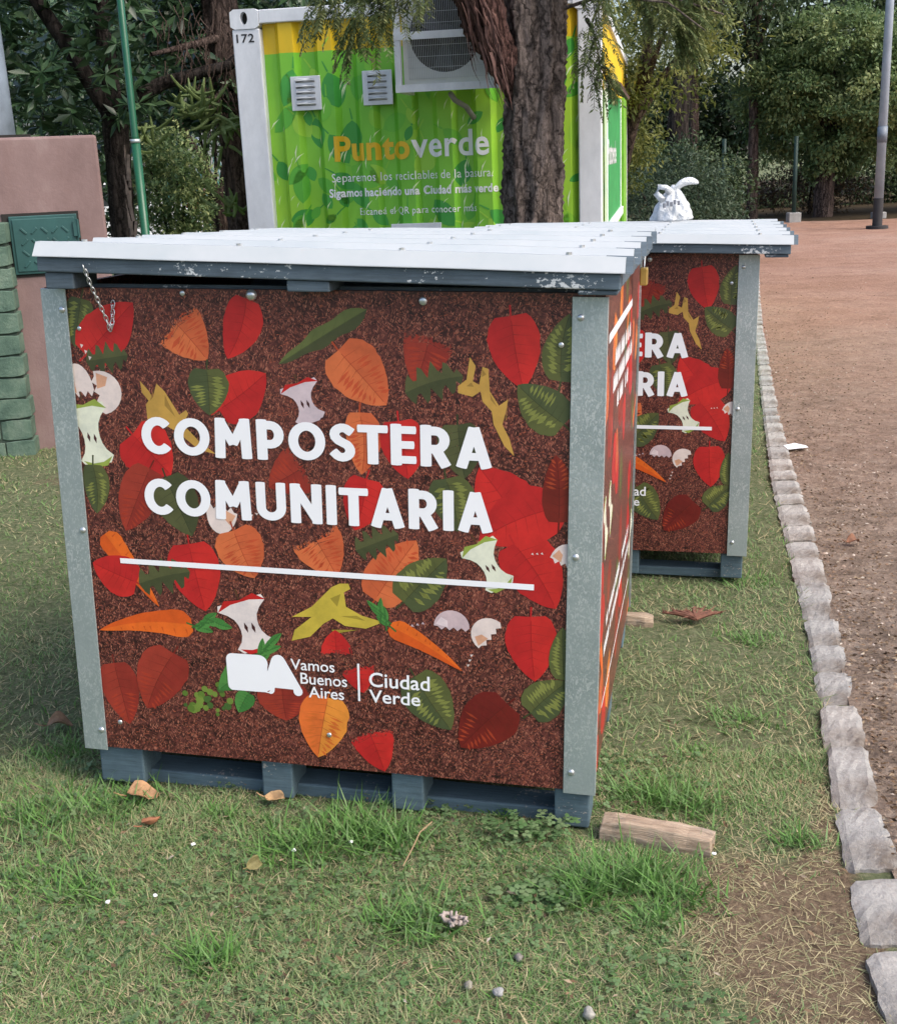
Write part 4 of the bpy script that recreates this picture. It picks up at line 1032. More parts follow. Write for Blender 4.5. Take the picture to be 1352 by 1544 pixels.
# left sprays hanging before the container front
spray([(.35, 7.4, 3.0), (-.1, 7.3, 2.75), (-.4, 7.25, 2.58), (-.62, 7.2, 2.38)], 16)
spray([(-.3, 7.3, 3.0), (-.3, 7.25, 2.6), (-.38, 7.2, 2.38), (-.42, 7.2, 2.2)], 10)
spray([(-.1, 7.3, 2.9), (-.15, 7.2, 2.62), (-.22, 7.2, 2.45), (-.3, 7.2, 2.3)], 10)
spray([(.2, 7.3, 2.9), (.1, 7.25, 2.7), (-.02, 7.2, 2.58), (-.1, 7.2, 2.48)], 8)
# right sprays beside the white post
spray([(.7, 7.6, 2.9), (.85, 7.45, 2.7), (.95, 7.4, 2.55), (1.0, 7.35, 2.4)], 12)
spray([(1.15, 7.5, 2.5), (1.3, 7.5, 2.42), (1.42, 7.5, 2.3), (1.5, 7.5, 2.2)], 16)
spray([(.9, 7.4, 2.3), (.95, 7.4, 2.2), (.97, 7.4, 2.1), (.98, 7.4, 2.02)], 5)
spray([(1.1, 7.6, 2.75), (1.3, 7.6, 2.62), (1.5, 7.6, 2.5), (1.65, 7.6, 2.38)], 16)
for k in range(14):
    x = rr.uniform(-2.2, 2.6); y = 8.6+rr.uniform(-.6, 1.2); z = rr.uniform(3.6, 5.2)
    spray([(x*.6+.2, y, z+.3), (x*.8+.1, y, z+.15), (x, y, z-.05), (x*1.1, y, z-.35)], 10)
fronds(an, 4, nt_, M['leaf_fern'], 'crown')
# bare twigs by the white post
for k in range(9):
    p = Vector((.98+rr.uniform(-.03, .08), 7.4, 2.05)); pts = [p]
    for i in range(4): p = p+Vector((rr.uniform(-.05, .05), rr.uniform(-.02, .02), rr.uniform(-.07, -.03))); pts.append(p)
    tw.tube([tuple(q-T0) for q in pts], [.003, .0025, .002, .0016, .001], 4)
tw.build('twig', M['bark_brown'], nt_)
# reddish shaggy limb rising left from the trunk
red = simple('red_brown_dry_frond', (.095, .05, .042), .9, 0, .6, 20)
lv = trunk_bm([(-.10, -.06, 1.86), (-.17, -.12, 2.05), (-.27, -.16, 2.3), (-.36, -.18, 2.6), (-.45, -.2, 3.2)], [.03, .075, .115, .135, .12], 30, .3, 77, .02)
fast('shaggy_limb', lv[0], lv[1], barkmat('shaggy_red_bark', (.095, .052, .045), 1.5), nt_, smooth=False)
# shreds of dead reddish bark and dry leaf hanging beside the trunk
m = MB()
for k in range(210):
    zz = rr.uniform(2.1, 2.95); p = Vector((.47-.36*(zz-1.9)+rr.gauss(0, .05), 7.42+rr.uniform(-.05, .12), zz)); l = rr.uniform(.12, .34); pts = [p]
    for i in range(5): pts.append(pts[-1]+Vector((rr.gauss(.022, .012)*(l/.4), rr.gauss(0, .01), -l/5)))
    pts = [Vector((min(q.x, .475), q.y, q.z)) for q in pts]
    wd = rr.uniform(.004, .011); a = rr.uniform(0, 3); s_ = Vector((math.cos(a), math.sin(a), 0))*wd
    for i in range(5):
        f0, f1 = 1-i/5.5, 1-(i+1)/5.5
        m.add([pts[i]-s_*f0-T0, pts[i]+s_*f0-T0, pts[i+1]+s_*f1-T0, pts[i+1]-s_*f1-T0], [(0, 1, 2, 3)])
m.build('dead_frond', red, nt_)

# ---------------------------------------------------------------- left side: pillars, poles, trees
def m_plaster():
    t = NT('pink_plaster', .9, 0, .15); v = t.co()
    c = t.ramp(t.noise(t.map(v, (1, 1, .6)), 3, 6, .7), (.3, (.17, .115, .11)), (.55, (.225, .155, .148)), (.75, (.28, .21, .2)))
    k = t.ramp(t.noise(t.map(v, (2, 2, .4)), 5, 6, .8), (.52, 0), (.72, .65)); t.bump(t.noise(v, 50, 5, .7), .4, .006)
    return t.out(t.mix(k, c, (.2, .13, .12)))
pp = thing('plaster_pillar', 'pink plastered pillar with small dark green metal door at the left', 'pillar', (-2.465, 7.13, 0), R(17))
m = MB(); m.box(-.75, .545, -.3, .4, -.05, 1.765); m.build('pillar_body', M.setdefault('plaster', m_plaster()), pp, bevel=.015)
m = MB(); m.box(-.5, .2, -.1, .3, 1.765, 1.785); m.build('cap', M['dark'], pp)
mg = simple('dark_green_enamel', (.028, .085, .082), .4, .1, .25, 5)
m = MB(); m.box(.03, .39, -.318, -.301, 1.035, 1.35); m.box(.045, .375, -.326, -.3185, 1.05, 1.335); d = m.build('metal_door', mg, pp, bevel=.004)
m = MB()
for i in range(5):
    for j in range(4):
        a = R(45) if (i+j) % 2 else R(-45); c = Vector((.1+i*.055, -.327, 1.09+j*.06))
        m.box(-.022, .022, -.004, .002, -.006, .006, M=Matrix.Translation(c) @ Matrix.Rotation(a, 4, 'Y'))
m.build('tread_stud', mg, d, bevel=.002)
m = MB(); m.box(-.006, .401, -.306, -.3003, 1.02, 1.365); m.build('door_frame', M['dark'], pp)
m = MB(); m.box(.365, .385, -.34, -.327, 1.23, 1.31); m.tube([(.39, -.336, 1.22), (.39, -.336, 1.32)], .008, 8); m.build('hinge', mg, d)
bp = thing('brick_pillar', 'pillar of green painted bricks with worn edges at the left border', 'pillar', (-2.72, 6.86, .0), R(10))
def m_gbrick():
    t = NT('green_painted_brick', .7, 0, .3); v = t.co()
    c = t.ramp(t.noise(v, 6, 5, .7), (.3, (.05, .09, .07)), (.5, (.095, .155, .115)), (.72, (.17, .23, .175)))
    k = t.ramp(t.noise(v, 10, 6, .8), (.64, 0), (.7, 1)); t.bump(t.noise(v, 45, 5, .8), .8, .01)
    k2 = t.ramp(t.noise(t.map(v, loc=(3, 1, 2)), 7, 6, .8), (.66, 0), (.72, 1))
    return t.out(t.mix(k2, t.mix(k, c, (.035, .075, .07)), (.22, .16, .14)))
mb_ = m_gbrick(); rr = random.Random(8)
m = MB(); z = .02
for r_ in range(11):
    h = .11+rr.uniform(-.004, .004); x = .375 if r_ % 2 == 0 else .368
    while x > -.6:
        L = (.31 if rr.random() < .75 else .17)+rr.uniform(-.01, .01); j = lambda: rr.uniform(-.0025, .0025)
        X0, X1, Y0, Y1, Z0, Z1 = x-L, x-.009, -.24+rr.uniform(-.007, .007), .2, z, z+h
        nx = 5; vs = []; 
        for i in range(nx+1):
            xx = X0+(X1-X0)*i/nx; e = .006 if i in (0, nx) else 0
            for (yy_, zz) in ((Y0+e, Z0+e), (Y0+e, Z1-e), (Y1, Z1-e), (Y1, Z0+e)): vs.append((xx+j(), yy_+j(), zz+j()))
        fs = [(i*4+a, i*4+(a+1) % 4, (i+1)*4+(a+1) % 4, (i+1)*4+a) for i in range(nx) for a in range(4)]+[(0, 1, 2, 3), (nx*4, nx*4+3, nx*4+2, nx*4+1)]
        m.add(vs, fs); x -= L
    z += h+.009
m.build('brick_work', mb_, bp, bevel=.003)
m = MB(); m.box(-.55, .35, -.222, .19, -.05, z-.02); m.build('mortar', simple('green_mortar', (.06, .085, .065), .95, 0, .4, 20, .5), bp)
# painted poles
gp = thing('green_pole', 'thin green painted steel pole rising from behind the white lid', 'pole', (-1.665, 7.1, 0))
m = MB(); m.tube([(0, 0, 0), (0, 0, 1.72)], .025, 14); m.tube([(0, 0, 1.72), (0, 0, 1.75), (0, 0, 3.9)], [.025, .0195, .0195], 14)
m.build('pole', simple('green_gloss_paint', (.01, .085, .042), .35, 0, .15), gp, smooth=True)
m = MB(); m.tube([(0, 0, 1.715), (0, 0, 1.735)], .027, 14); m.build('collar', M['galv'], gp, smooth=True)
lp = thing('steel_pole', 'thick dull blue grey steel pole behind the pink pillar at left border', 'pole', (-2.76, 7.95, 0))
m = MB(); m.tube([(0, 0, 0), (0, 0, 2.), (0, 0, 6)], [.16, .145, .11], 24); m.build('pole', simple('blue_grey_paint', (.2, .24, .29), .5, .2, .4, 4), lp, smooth=True)
# rosette-leaved tree
rt = thing('broadleaf_tree', 'dark tree with big glossy leaves in rosettes behind the pink pillar', 'tree', (-2.42, 9.6, 0))
limbs('trunk', [trunk_bm([(0, 0, -.1), (.0, 0, 1.), (.03, 0, 2.05)], [.11, .09, .095], 24, .1, 3), trunk_bm([(.02, 0, 1.95), (-.25, -.1, 2.5), (-.6, -.3, 3.2)], [.065, .055, .04], 14, .08, 4),
                trunk_bm([(.03, 0, 2.0), (.4, .1, 2.2), (.9, .1, 2.3), (1.3, .2, 2.6)], [.06, .05, .04, .03], 14, .08, 5), trunk_bm([(.03, 0, 2.), (.0, .1, 2.8), (.2, 0, 3.8)], [.07, .06, .04], 14, .08, 6)], M['bark_dark'], rt)
m = MB()
for k in range(14):
    a = random.uniform(.2, 2.4); x, y = .105*math.cos(a*.6-.5), -.1*math.sin(a*.6+.2); m.box(-.01, .012, -.006, .006, 0, random.uniform(.1, .3), M=Matrix.Translation((.06+random.uniform(0, .05), -.06+random.uniform(-.02, .02), .9+k*.05)) @ Matrix.Rotation(random.uniform(-.2, .2), 4, 'Y'))
m.build('peeling_bark', simple('pale_peeling_bark', (.2, .16, .14), .9, 0, .5, 15), rt)
def rosettes(parent, mat, name, centres, seed, size=.14, nl=(9, 14)):
    g = np.random.default_rng(seed); P = []; A = []; T = []; S_ = []
    for c in centres:
        ax_ = g.normal(0, .5, 3); ax_[2] += .9; ax_[1] -= .5; ax_ /= np.linalg.norm(ax_); e = np.cross(ax_, [0, 0, 1.01]); e /= np.linalg.norm(e)+1e-6; f = np.cross(ax_, e); tn = g.uniform(.1, .75); n = g.integers(*nl)
        for i in range(n):
            q = 2*PI*i/n+g.normal(0, .15); P.append(c); A.append(np.cos(q)*e+np.sin(q)*f+ax_*g.uniform(-.15, .45)+np.array([0, 0, -.25])); T.append(np.clip(tn+g.normal(0, .15), 0, 1))
    V, F, tt = leaves(np.array(P), size, np.array(T), np.array(A)*8, .34, .3, 0, .5, g)
    return fast(name, V-np.array(parent.location), F, mat, parent, tt)
g = np.random.default_rng(6); C1 = np.concatenate([np.column_stack([g.uniform(-4.4, -2.05, 1000), g.uniform(8.5, 10.6, 1000), g.uniform(1.5, 4.2, 1000)]), np.column_stack([g.uniform(-2.3, -1.0, 700), g.uniform(10.3, 11.8, 700), g.uniform(1.95, 4.4, 700)])])
keep = (C1[:, 2] > 1.62+.25*np.sin(C1[:, 0]*5)+.2*np.maximum(0, C1[:, 0]+2.6)) & (wav(C1[:, 0]*.8, C1[:, 2]*1.1+C1[:, 1]*.4) > -.62)
rosettes(rt, M['leaf_dark'], 'crown', C1[keep], 7)
# conifer with rope-like shoots, its bare trunk beside the container
ct = thing('conifer_tree', 'conifer with rough brown trunk right beside the container left post, dry brown sprays hanging', 'tree', (-1.62, 10.6, 0))
limbs('trunk', [trunk_bm([(0, 0, -.1), (.02, 0, 1.), (-.02, 0, 2.), (-.10, 0, 3.4), (-.1, 0, 6.5)], [.2, .165, .15, .14, .09], 40, .1, 11, .03)]+
      [trunk_bm([(-.05, 0, z), (-.3+.2*math.cos(a), -.3*math.sin(a)-.2, z-.1), (-.6+.4*math.cos(a), -.6*math.sin(a)-.4, z-.2)], [.035, .028, .015], 10, .06, 30+i) for i, (z, a) in enumerate(((2.2, .3), (2.6, 1.2), (3.0, 2.), (3.4, .8)))], M['bark_brown'], ct)
m = MB(); rr = random.Random(21)
for (cx_, cz_, n, down) in ((-.10, 1.98, 44, -.2), (.06, 1.84, 26, -.7), (.12, 1.28, 14, .2), (-.5, 1.8, 10, -.3)):
    for k in range(n):
        p = Vector((cx_+rr.gauss(0, .07), -1.25+rr.gauss(0, .08), cz_+rr.gauss(0, .06))); d = Vector((rr.gauss(.1, .7), rr.gauss(-.2, .5), rr.gauss(down+.25, .5))).normalized(); pts = [p]
        for i in range(4): pts.append(pts[-1]+d*.045); d = (d+Vector((0, 0, .16 if down > -.5 else -.1))).normalized()
        m.tube([tuple(q) for q in pts], [.011, .013, .013, .011, .006], 6, wob=.5, seed=k)
m.build('shoot', leafmat('rope_green', [(0, (.17, .23, .08)), (1, (.17, .23, .08))], .6), ct)
m = MB()
for k in range(230):
    cx_, cz_ = rr.choice([(-.15, 2.45), (-.25, 2.6), (.08, 1.85), (.05, 2.3), (-.05, 2.1), (.12, 2.55)]); p = Vector((cx_+rr.gauss(0, .09), -.9+rr.gauss(0, .12), cz_+rr.gauss(0, .12))); pts = [p]; d = Vector((rr.gauss(0, .3), rr.gauss(0, .3), -1)).normalized()
    for i in range(3): pts.append(pts[-1]+d*.045+Vector((rr.gauss(0, .008), 0, 0)))
    m.tube([tuple(q) for q in pts], [.0035, .004, .003, .001], 4)
m.build('dry_spray', simple('dry_brown_needles', (.07, .045, .035), .9, 0, .4, 10), ct)

# shrubs and slim trees in the gap left of the container
def bush(name, label, loc, rad, z, mat, ncl, per, spread, size, seed, cat='shrub', group=None, shell=.4, stems=True, aspect=.42):
    r_ = thing(name, label, cat, loc, 0, group)
    crown(r_, mat, (loc[0], loc[1], z), rad, ncl, per, spread, size, seed, shell, aspect, name='foliage')
    g = random.Random(seed); parts = []
    for k in range(5):
        a = g.uniform(0, 6.28); parts.append(trunk_bm([(0, 0, -.05), (.12*rad[0]*math.cos(a), .12*rad[1]*math.sin(a), z*.5), (.5*rad[0]*math.cos(a), .5*rad[1]*math.sin(a), z+.3*rad[2])], [.03, .022, .01], 8, .05, seed+k, .1))
    limbs('stem', parts, M['bark_dark'], r_); return r_
bush('leafy_shrub', 'rounded green shrub low between the green pole and the slim forked tree', (-2.72, 13.0, 0), (.42, .45, .6), 1.42, M['leaf_mid'], 300, 26, .075, .06, 41)
bush('leafy_shrub', 'dark shrub mass under the conifer, behind the green pole', (-2.6, 14.6, 0), (1.3, .7, .6), 2.5, M['leaf_dark'], 240, 20, .1, .08, 42)
ft = thing('forked_tree', 'slim forked tree with bare brown stems in the gap left of container', 'tree', (-2.40, 14., 0))
limbs('trunk', [trunk_bm([(.03, 0, -.1), (.05, 0, .7), (.0, 0, 1.25)], [.12, .105, .1], 18, .08, 51), trunk_bm([(0, 0, 1.2), (-.2, 0, 1.7), (-.5, 0, 2.3), (-.7, .1, 3.)], [.07, .05, .04, .03], 12, .08, 52), trunk_bm([(.02, 0, 1.2), (.12, 0, 1.7), (.3, 0, 2.4), (.4, 0, 3.1)], [.07, .055, .04, .03], 12, .08, 53)], M['bark_brown'], ft)
crown(ft, M['leaf_dark'], (-2.6, 14, 3.0), (1.5, .9, 1.), 260, 20, .12, .09, 54)
bush('dark_shrub', 'tall dark evergreen shrub behind the pink pillar and the broadleaf tree', (-4.6, 13.5, 0), (1.6, .9, 1.9), 2.0, M['leaf_dark'], 420, 26, .14, .1, 43, cat='shrub')
bush('dark_shrub', 'dark evergreen thicket farther back between forked tree and broadleaf tree', (-4.2, 17., 0), (1.9, .9, 1.6), 2.9, M['leaf_dark'], 420, 26, .16, .12, 44)
# street beyond: house, parked car, red road sign, thin grey post, mesh fence
hs = thing('pale_house', 'pale low house front with dark openings seen far off under the left trees', 'house', (-9.5, 33, 0))
ww = simple('pale_wall', (.36, .36, .36), .8); m = MB()
for x0, x1, z0, z1 in ((-6, -3.2, 0, 3.4), (-2.2, -.3, 0, 3.4), (.5, .95, 0, 2.3), (1.6, 1.9, 0, 2.3), (3., 6, 0, 3.4), (-3.2, -2.2, 2.2, 3.4), (-.3, 3., 2.3, 3.4)): m.box(x0, x1, 0, .25, z0, z1)
m.build('wall', ww, hs)
m = MB(); m.box(-6.2, 6.2, -.5, 4, 3.41, 3.6); m.build('roof', simple('grey_roof', (.2, .19, .19), .9), hs)
m = MB(); m.box(-5.9, 5.9, 3., 3.2, 0, 3.4); m.build('dark_back', simple('shop_dark', (.045, .045, .05), .6), hs)
sg = thing('road_sign', 'orange red sign on a thin grey post far behind the slim forked tree', 'sign', (-3.80, 20., 0))
m = MB(); m.tube([(.1, 0, 0), (.1, 0, 2.6)], .05, 10); m.build('post', simple('blue_grey_post', (.22, .27, .33), .5), sg, smooth=True)
m = MB(); pr = [(-.2, .4), (-.14, .62), (0, .78), (.14, .62), (.2, .4), (.17, .1), (.0, -.2), (-.17, .1)]
m.add([(x-.05, y, 1.0+z*.6) for y in (-.06, -.075) for x, z in pr], [tuple(range(8)), tuple(range(15, 7, -1))]+[(i, (i+1) % 8, 8+(i+1) % 8, 8+i) for i in range(8)])
m.build('sign_plate', simple('orange_red_paint', (.5, .12, .06), .5), sg)
m = MB(); m.box(-.27, .17, -.085, -.0755, 1.22, 1.27); m.build('crossband', simple('dark_band', (.12, .05, .04), .6), sg)
pc = thing('parked_car', 'white parked car far away beside the pink pillar, only a sliver showing', 'car', (-6.6, 24., 0), R(6))
m = MB(); pf = [(-2.1, .3), (-2.1, .75), (-1.85, .88), (-1.2, .95), (-.6, 1.42), (.75, 1.45), (1.4, .98), (2.05, .86), (2.12, .3)]; n = len(pf)
m.add([(x, y, z) for y in (-.82, .82) for x, z in pf], [tuple(range(n)), tuple(range(2*n-1, n-1, -1))]+[(i, (i+1) % n, n+(i+1) % n, n+i) for i in range(n)])
m.build('body', simple('white_car_paint', (.75, .76, .78), .25), pc, bevel=.06)
for y in (-.824, .824):
    m = MB(); m.add([(x, y, z) for x, z in ((-1.05, .97), (-.55, 1.36), (.68, 1.38), (1.2, 1.0))], [(0, 1, 2, 3)])
    m.build('window', simple('car_glass', (.03, .035, .04), .1), pc)
for x in (-1.3, 1.3):
    for y in (-.8, .64): m = MB(); m.tube([(x, y, .31), (x, y+.16, .31)], .31, 20); m.build('wheel', M['dark'], pc, bevel=.02)
mf = thing('mesh_fence', 'teal wire mesh fence panel far behind the conifer trunk', 'fence', (-2.95, 18, 0))
m = MB()
for k in range(26):
    a = -.9+k*.07
    m.tube([(a, 0, .3), (a+.75*.6, 0, 1.75)], .008, 4); m.tube([(a+.45, 0, .3), (a, 0, 1.75)], .008, 4)
m.build('mesh', simple('teal_wire', (.08, .26, .25), .5), mf)
m = MB(); m.tube([(-.9, 0, 0), (-.9, 0, 1.8)], .03, 8); m.tube([(1.3, 0, 0), (1.3, 0, 1.8)], .03, 8); m.build('post', simple('teal_post', (.06, .2, .19), .5), mf)

# ---------------------------------------------------------------- right side: lamp post, trees, fence
ls = thing('lamp_post', 'tall pale grey lamp post with black foot standing on the red dirt', 'lamp post', (8.22, 23.07, 0))
mlp = simple('grey_lamp_paint', (.3, .35, .41), .6, 0, .25, 2)
m = MB(); m.tube([(0, 0, .55), (0, 0, 4.), (0, 0, 8.5)], [.085, .072, .055], 24); m.build('pole', mlp, ls, smooth=True)
m = MB(); m.tube([(0, 0, .05), (0, 0, .56)], .09, 24); m.tube([(0, 0, 0), (0, 0, .06)], .2, 24); m.build('foot', simple('black_band', (.03, .03, .033), .6), ls)
for z in (1.55, 4.05): m = MB(); m.tube([(0, 0, z), (0, 0, z+.28 if z < 2 else z+.05)], .09, 24); m.build('collar', simple('dark_grey_collar', (.16, .19, .23), .5), ls, smooth=True)
m = MB(); m.tube([(0, 0, 8.4), (0, -.3, 8.7), (0, -1.2, 8.85)], .05, 10); m.box(-.14, .14, -1.8, -1.1, 8.8, 8.92); m.build('lamp_head', mlp, ls)
def tree(name, label, loc, c, rad, mat, ncl, per, spread, size, seed, r0=.2, group=None, bark='bark_dark', shell=.4, nl=4, lean=(0, 0), cut=None, aspect=.42):
    t_ = thing(name, label, 'tree', loc, 0, group); g = random.Random(seed)
    h = c[2]-rad[2]*.6; top = (c[0]-loc[0]+0, c[1]-loc[1], h)
    P = [trunk_bm([(0, 0, -.1), (top[0]*.3+lean[0], top[1]*.3+lean[1], h*.5), (top[0]*.8, top[1]*.8, h), (top[0], top[1], c[2]+rad[2]*.3)], [r0, r0*.8, r0*.65, r0*.25], 18, .08, seed, .12)]
    for k in range(nl):
        a = k*2*PI/nl+g.uniform(-.4, .4); q = (top[0]+.62*rad[0]*math.cos(a), top[1]+.62*rad[1]*math.sin(a), c[2]+rad[2]*g.uniform(-.1, .5))
        P.append(trunk_bm([(top[0]*.7, top[1]*.7, h*.85), ((top[0]*.7+q[0])/2, (top[1]*.7+q[1])/2, (h+q[2])/2-.1), q], [r0*.5, r0*.36, r0*.14], 12, .07, seed+k+1, .15))
    limbs('trunk', P, M[bark], t_)
    crown(t_, mat, c, rad, ncl, per, spread, size, seed, shell, aspect, cut=cut); return t_
def lump_tree(name, label, loc, c, rad, nl, lr, size, seed, r0, mat, per=80, spread=.13):
    t_ = thing(name, label, 'tree', loc); g = np.random.default_rng(seed); L = []
    while len(L) < nl:
        u = g.normal(0, 1, 3); u /= np.linalg.norm(u)
        if u[1] > .6: continue
        L.append((tuple(np.array(c)+u*np.array(rad)*g.uniform(.55, 1.)), g.uniform(*lr)))
    h = c[2]-rad[2]*.75; P = [trunk_bm([(0, 0, -.1), (.05, 0, h), (.1, 0, c[2]), (0, 0, c[2]+rad[2]*.6)], [r0, r0*.85, r0*.6, r0*.2], 18, .08, seed, .12)]
    for k in range(7):
        q = np.array(L[k*3][0])-np.array(loc); P.append(trunk_bm([(.05, 0, h), tuple((np.array((.08, 0, c[2]))+q)/2), tuple(q)], [r0*.5, r0*.3, r0*.1], 10, .06, seed+k, .15))
    limbs('trunk', P, M['bark_brown'], t_); lumpy(t_, mat, L, size, seed, per, spread); return t_
lump_tree('leafy_tree', 'broad bushy green tree reaching almost to the ground behind the lamp post', (8.6, 27.6, 0), (9.1, 27.6, 2.75), (2.05, 1.4, 1.45), 46, (.5, .85), .105, 61, .22, M['leaf_mid'])
lump_tree('leafy_tree', 'bushy green tree at the right border beyond the lamp post', (12.2, 28.3, 0), (12.3, 28.2, 3.1), (2.3, 1.5, 1.9), 44, (.5, .85), .105, 62, .2, M['leaf_mid'])
tree('spreading_tree', 'dark tree with forked leaning trunks and airy crown in the right middle background', (5.2, 25, 0), (5.0, 25.2, 5.2), (2.6, 1.6, 2.0), M['leaf_far'], 120, 34, .24, .14, 63, .26, lean=(-.3, 0), shell=.2)
tree('feathery_leaved_tree', 'light green feathery tree leaning over behind the container right side', (2.05, 15.2, 0), (2.35, 13.6, 2.6), (.85, .8, .62), M['leaf_yel'], 75, 60, .14, .085, 64, .1, bark='bark_brown', shell=.1, aspect=.3)
bush('yellow_shrub', 'yellow green shrub right against the far end of the container', (2.25, 15.6, 0), (.55, .55, .85), 1.85, M['leaf_yel'], 170, 34, .1, .07, 65)
bush('spiky_shrub', 'grey green wide shrub behind the white lids with upright shoots', (3.45, 18., 0), (.95, .8, .85), .72, M['leaf_grey'], 330, 36, .11, .075, 66, shell=.5, aspect=.28)
bush('dark_shrub', 'dark shrub in the shade right of the grey green shrub', (5.0, 24., 0), (1.1, .9, .95), .9, M['leaf_far'], 170, 26, .16, .11, 67)
bush('dry_shrub', 'brownish dry shrub behind the fence posts', (8.7, 29., 0), (1.5, .6, .55), .6, leafmat('brown_leaf', [(0, (.03, .02, .012)), (.5, (.075, .05, .03)), (1, (.14, .1, .05))], .7), 140, 24, .16, .1, 68)
g4 = random.Random(77)
FX = [(6.05, 'thin fence post of dark green steel left of the one on the square concrete block', 0), (7.55, 'dark green fence post standing on a square pale concrete block', .3), (9.35, 'dark green fence post close left of the lamp post foot', .12), (10.35, 'fence post on a concrete block at the right border of the photo', .4)]
for x, lab, blk in FX:
    f_ = thing('fence_post', lab, 'fence post', (x, 26.2, 0), 0, 'fence posts along the far edge of the dirt')
    m = MB(); m.tube([(0, 0, 0), (0, 0, 1.75)], .045, 12); m.build('post', simple('dark_green_post', (.012, .035, .03), .6), f_, smooth=True)
    if blk:
        m = MB(); m.box(-.13, .13, -.13, .13, -.02, .1+blk*.35); m.build('concrete_block', simple('pale_concrete', (.3, .3, .29), .9, 0, .25, 6, .4), f_, bevel=.02)
# slim stems in the shade
for x, lab in ((5.7, 'slim dark trunk at the left edge of the shaded wood'), (7.0, 'slim reddish trunk in the shade just left of the concrete block')):
    tree('slim_tree', lab, (x, 27.5, 0), (x, 27.8, 5.0), (1.3, 1., 1.8), M['leaf_far'], 110, 34, .28, .16, int(x*10), .13, bark='bark_brown')
# wood behind, each tree its own
g5 = random.Random(4); WB = []
for i in range(15):
    x = -27+i*4.3+g5.uniform(-.8, .8); y = 40+g5.uniform(-3, 5)
    if -16 < x < -1: y += 2
    WB.append((x, y))
for i, (x, y) in enumerate(WB):
    lowt = 5 < x < 11.5
    tree('background_tree', 'dark full tree of the row closing the view far behind', (x, y, 0), (x, y, 2.3 if lowt else 6.2), (3.9, 2.4, 2.0 if lowt else 5.2), M['leaf_far'], 420, 30, .42, .27, 90+i, .3, 'trees closing the background', shell=.25)
bush('far_hedge', 'dark clipped hedge in deep shade beyond the fence posts', (9, 33, 0), (7.5, .7, .85), .75, M['leaf_far'], 420, 30, .22, .14, 130)
# cars far in the shade on the street beyond the fence
# ---------------------------------------------------------------- grass, clover, litter
def blades(X, Y, H, W, lean, tone, seed, curl=.6):
    g = np.random.default_rng(seed); n = len(X); Z = gz(X, Y)-.004+.008*wav(X, Y, 2.)
    a = g.uniform(0, 2*PI, n); d = np.stack([np.cos(a), np.sin(a)], 1); q = a+g.normal(0, .5, n)+PI/2; s = np.stack([np.cos(q), np.sin(q)], 1)*W[:, None]*.5
    B = np.stack([X, Y], 1); l1 = lean*H*.35; l2 = lean*H
    def P(xy, z): return np.concatenate([xy, z[:, None]], 1)
    h1 = H*.55; h2 = H*np.clip(1-curl*lean*.45, .12, 1)
    V = np.stack([P(B-s, Z), P(B+s, Z), P(B+d*l1[:, None]-s*.8, Z+h1*np.clip(1-.35*lean, .1, 1)), P(B+d*l1[:, None]+s*.8, Z+h1*np.clip(1-.35*lean, .1, 1)), P(B+d*l2[:, None], Z+h2)], 1)
    i = np.arange(n)[:, None]*5; F = np.stack([i+[0, 1, 3], i+[0, 3, 2], i+[2, 3, 4]], 1).reshape(-1, 3)
    return V.reshape(-1, 3), F, np.repeat(tone, 5)
def scatter(n, x0, x1, y0, y1, g): return g.uniform(x0, x1, n), g.uniform(y0, y1, n)
g = np.random.default_rng(99); parts = []
for (n, x0, x1, y0, y1, hs, ws) in ((165000, -1.2, 1.05, 1.45, 2.75, 1., 1.), (60000, -1.8, 1.4, 2.75, 4.6, 1.05, 1.2), (60000, -3.2, 2.2, 4.6, 8.6, 1.15, 1.9), (12000, -6, -2.0, 5.5, 9, 1.2, 2.4)):
    X, Y = scatter(n, x0, x1, y0, y1, g); b = bare(X, Y); k = (X < kl(Y)+.018+.03*wav(X, Y, 5)) & (g.uniform(0, 1, n) > b*.93) & (g.uniform(0, 1, n) < .72+.45*wav(X+1, Y, 2.2))
    lx_ = (X-B1.x)*ax.x+(Y-B1.y)*ax.y; ly_ = (X-B1.x)*ay.x+(Y-B1.y)*ay.y; H0 = np.where((ly_ > -.07) & (ly_ < .1) & (lx_ > -.05) & (lx_ < 1.25), .6, 1.); k &= ~((lx_ > .03) & (lx_ < 1.17) & (ly_ > .1) & (ly_ < 1.35))
    X, Y, b, H0 = X[k], Y[k], b[k], H0[k]; n = len(X); p = wav(X+5, Y, 1.1)
    H = H0*g.uniform(.012, .034, n)*hs*(1-.3*b)*(1+.25*p); W = g.uniform(.0016, .0036, n)*ws; lean = g.uniform(.3, 1.9, n)
    t = np.clip(g.normal(.44, .15, n)+.14*p+.3*b, 0, .78); dry = g.uniform(0, 1, n) < .24+.3*b-.05*p; t[dry] = g.uniform(.78, 1., dry.sum()); lean[dry] = g.uniform(1.2, 2.4, dry.sum())
    parts.append(blades(X, Y, H, W, lean, t, n))
for (x, y, r, h) in TUFTS:
    n = int(1500*r*h*(1.2 if y < 3 else 1)+70*h)
    X = x+g.normal(0, r*.5, n); Y = y+g.normal(0, r*.38, n); k = X < kl(Y); X, Y = X[k], Y[k]; n = len(X)
    parts.append(blades(X, Y, g.uniform(.04, .105, n)*h*.8, g.uniform(.003, .0058, n), g.uniform(.4, 1.4, n), np.clip(g.normal(.3, .09, n), 0, .55), 7, .5))
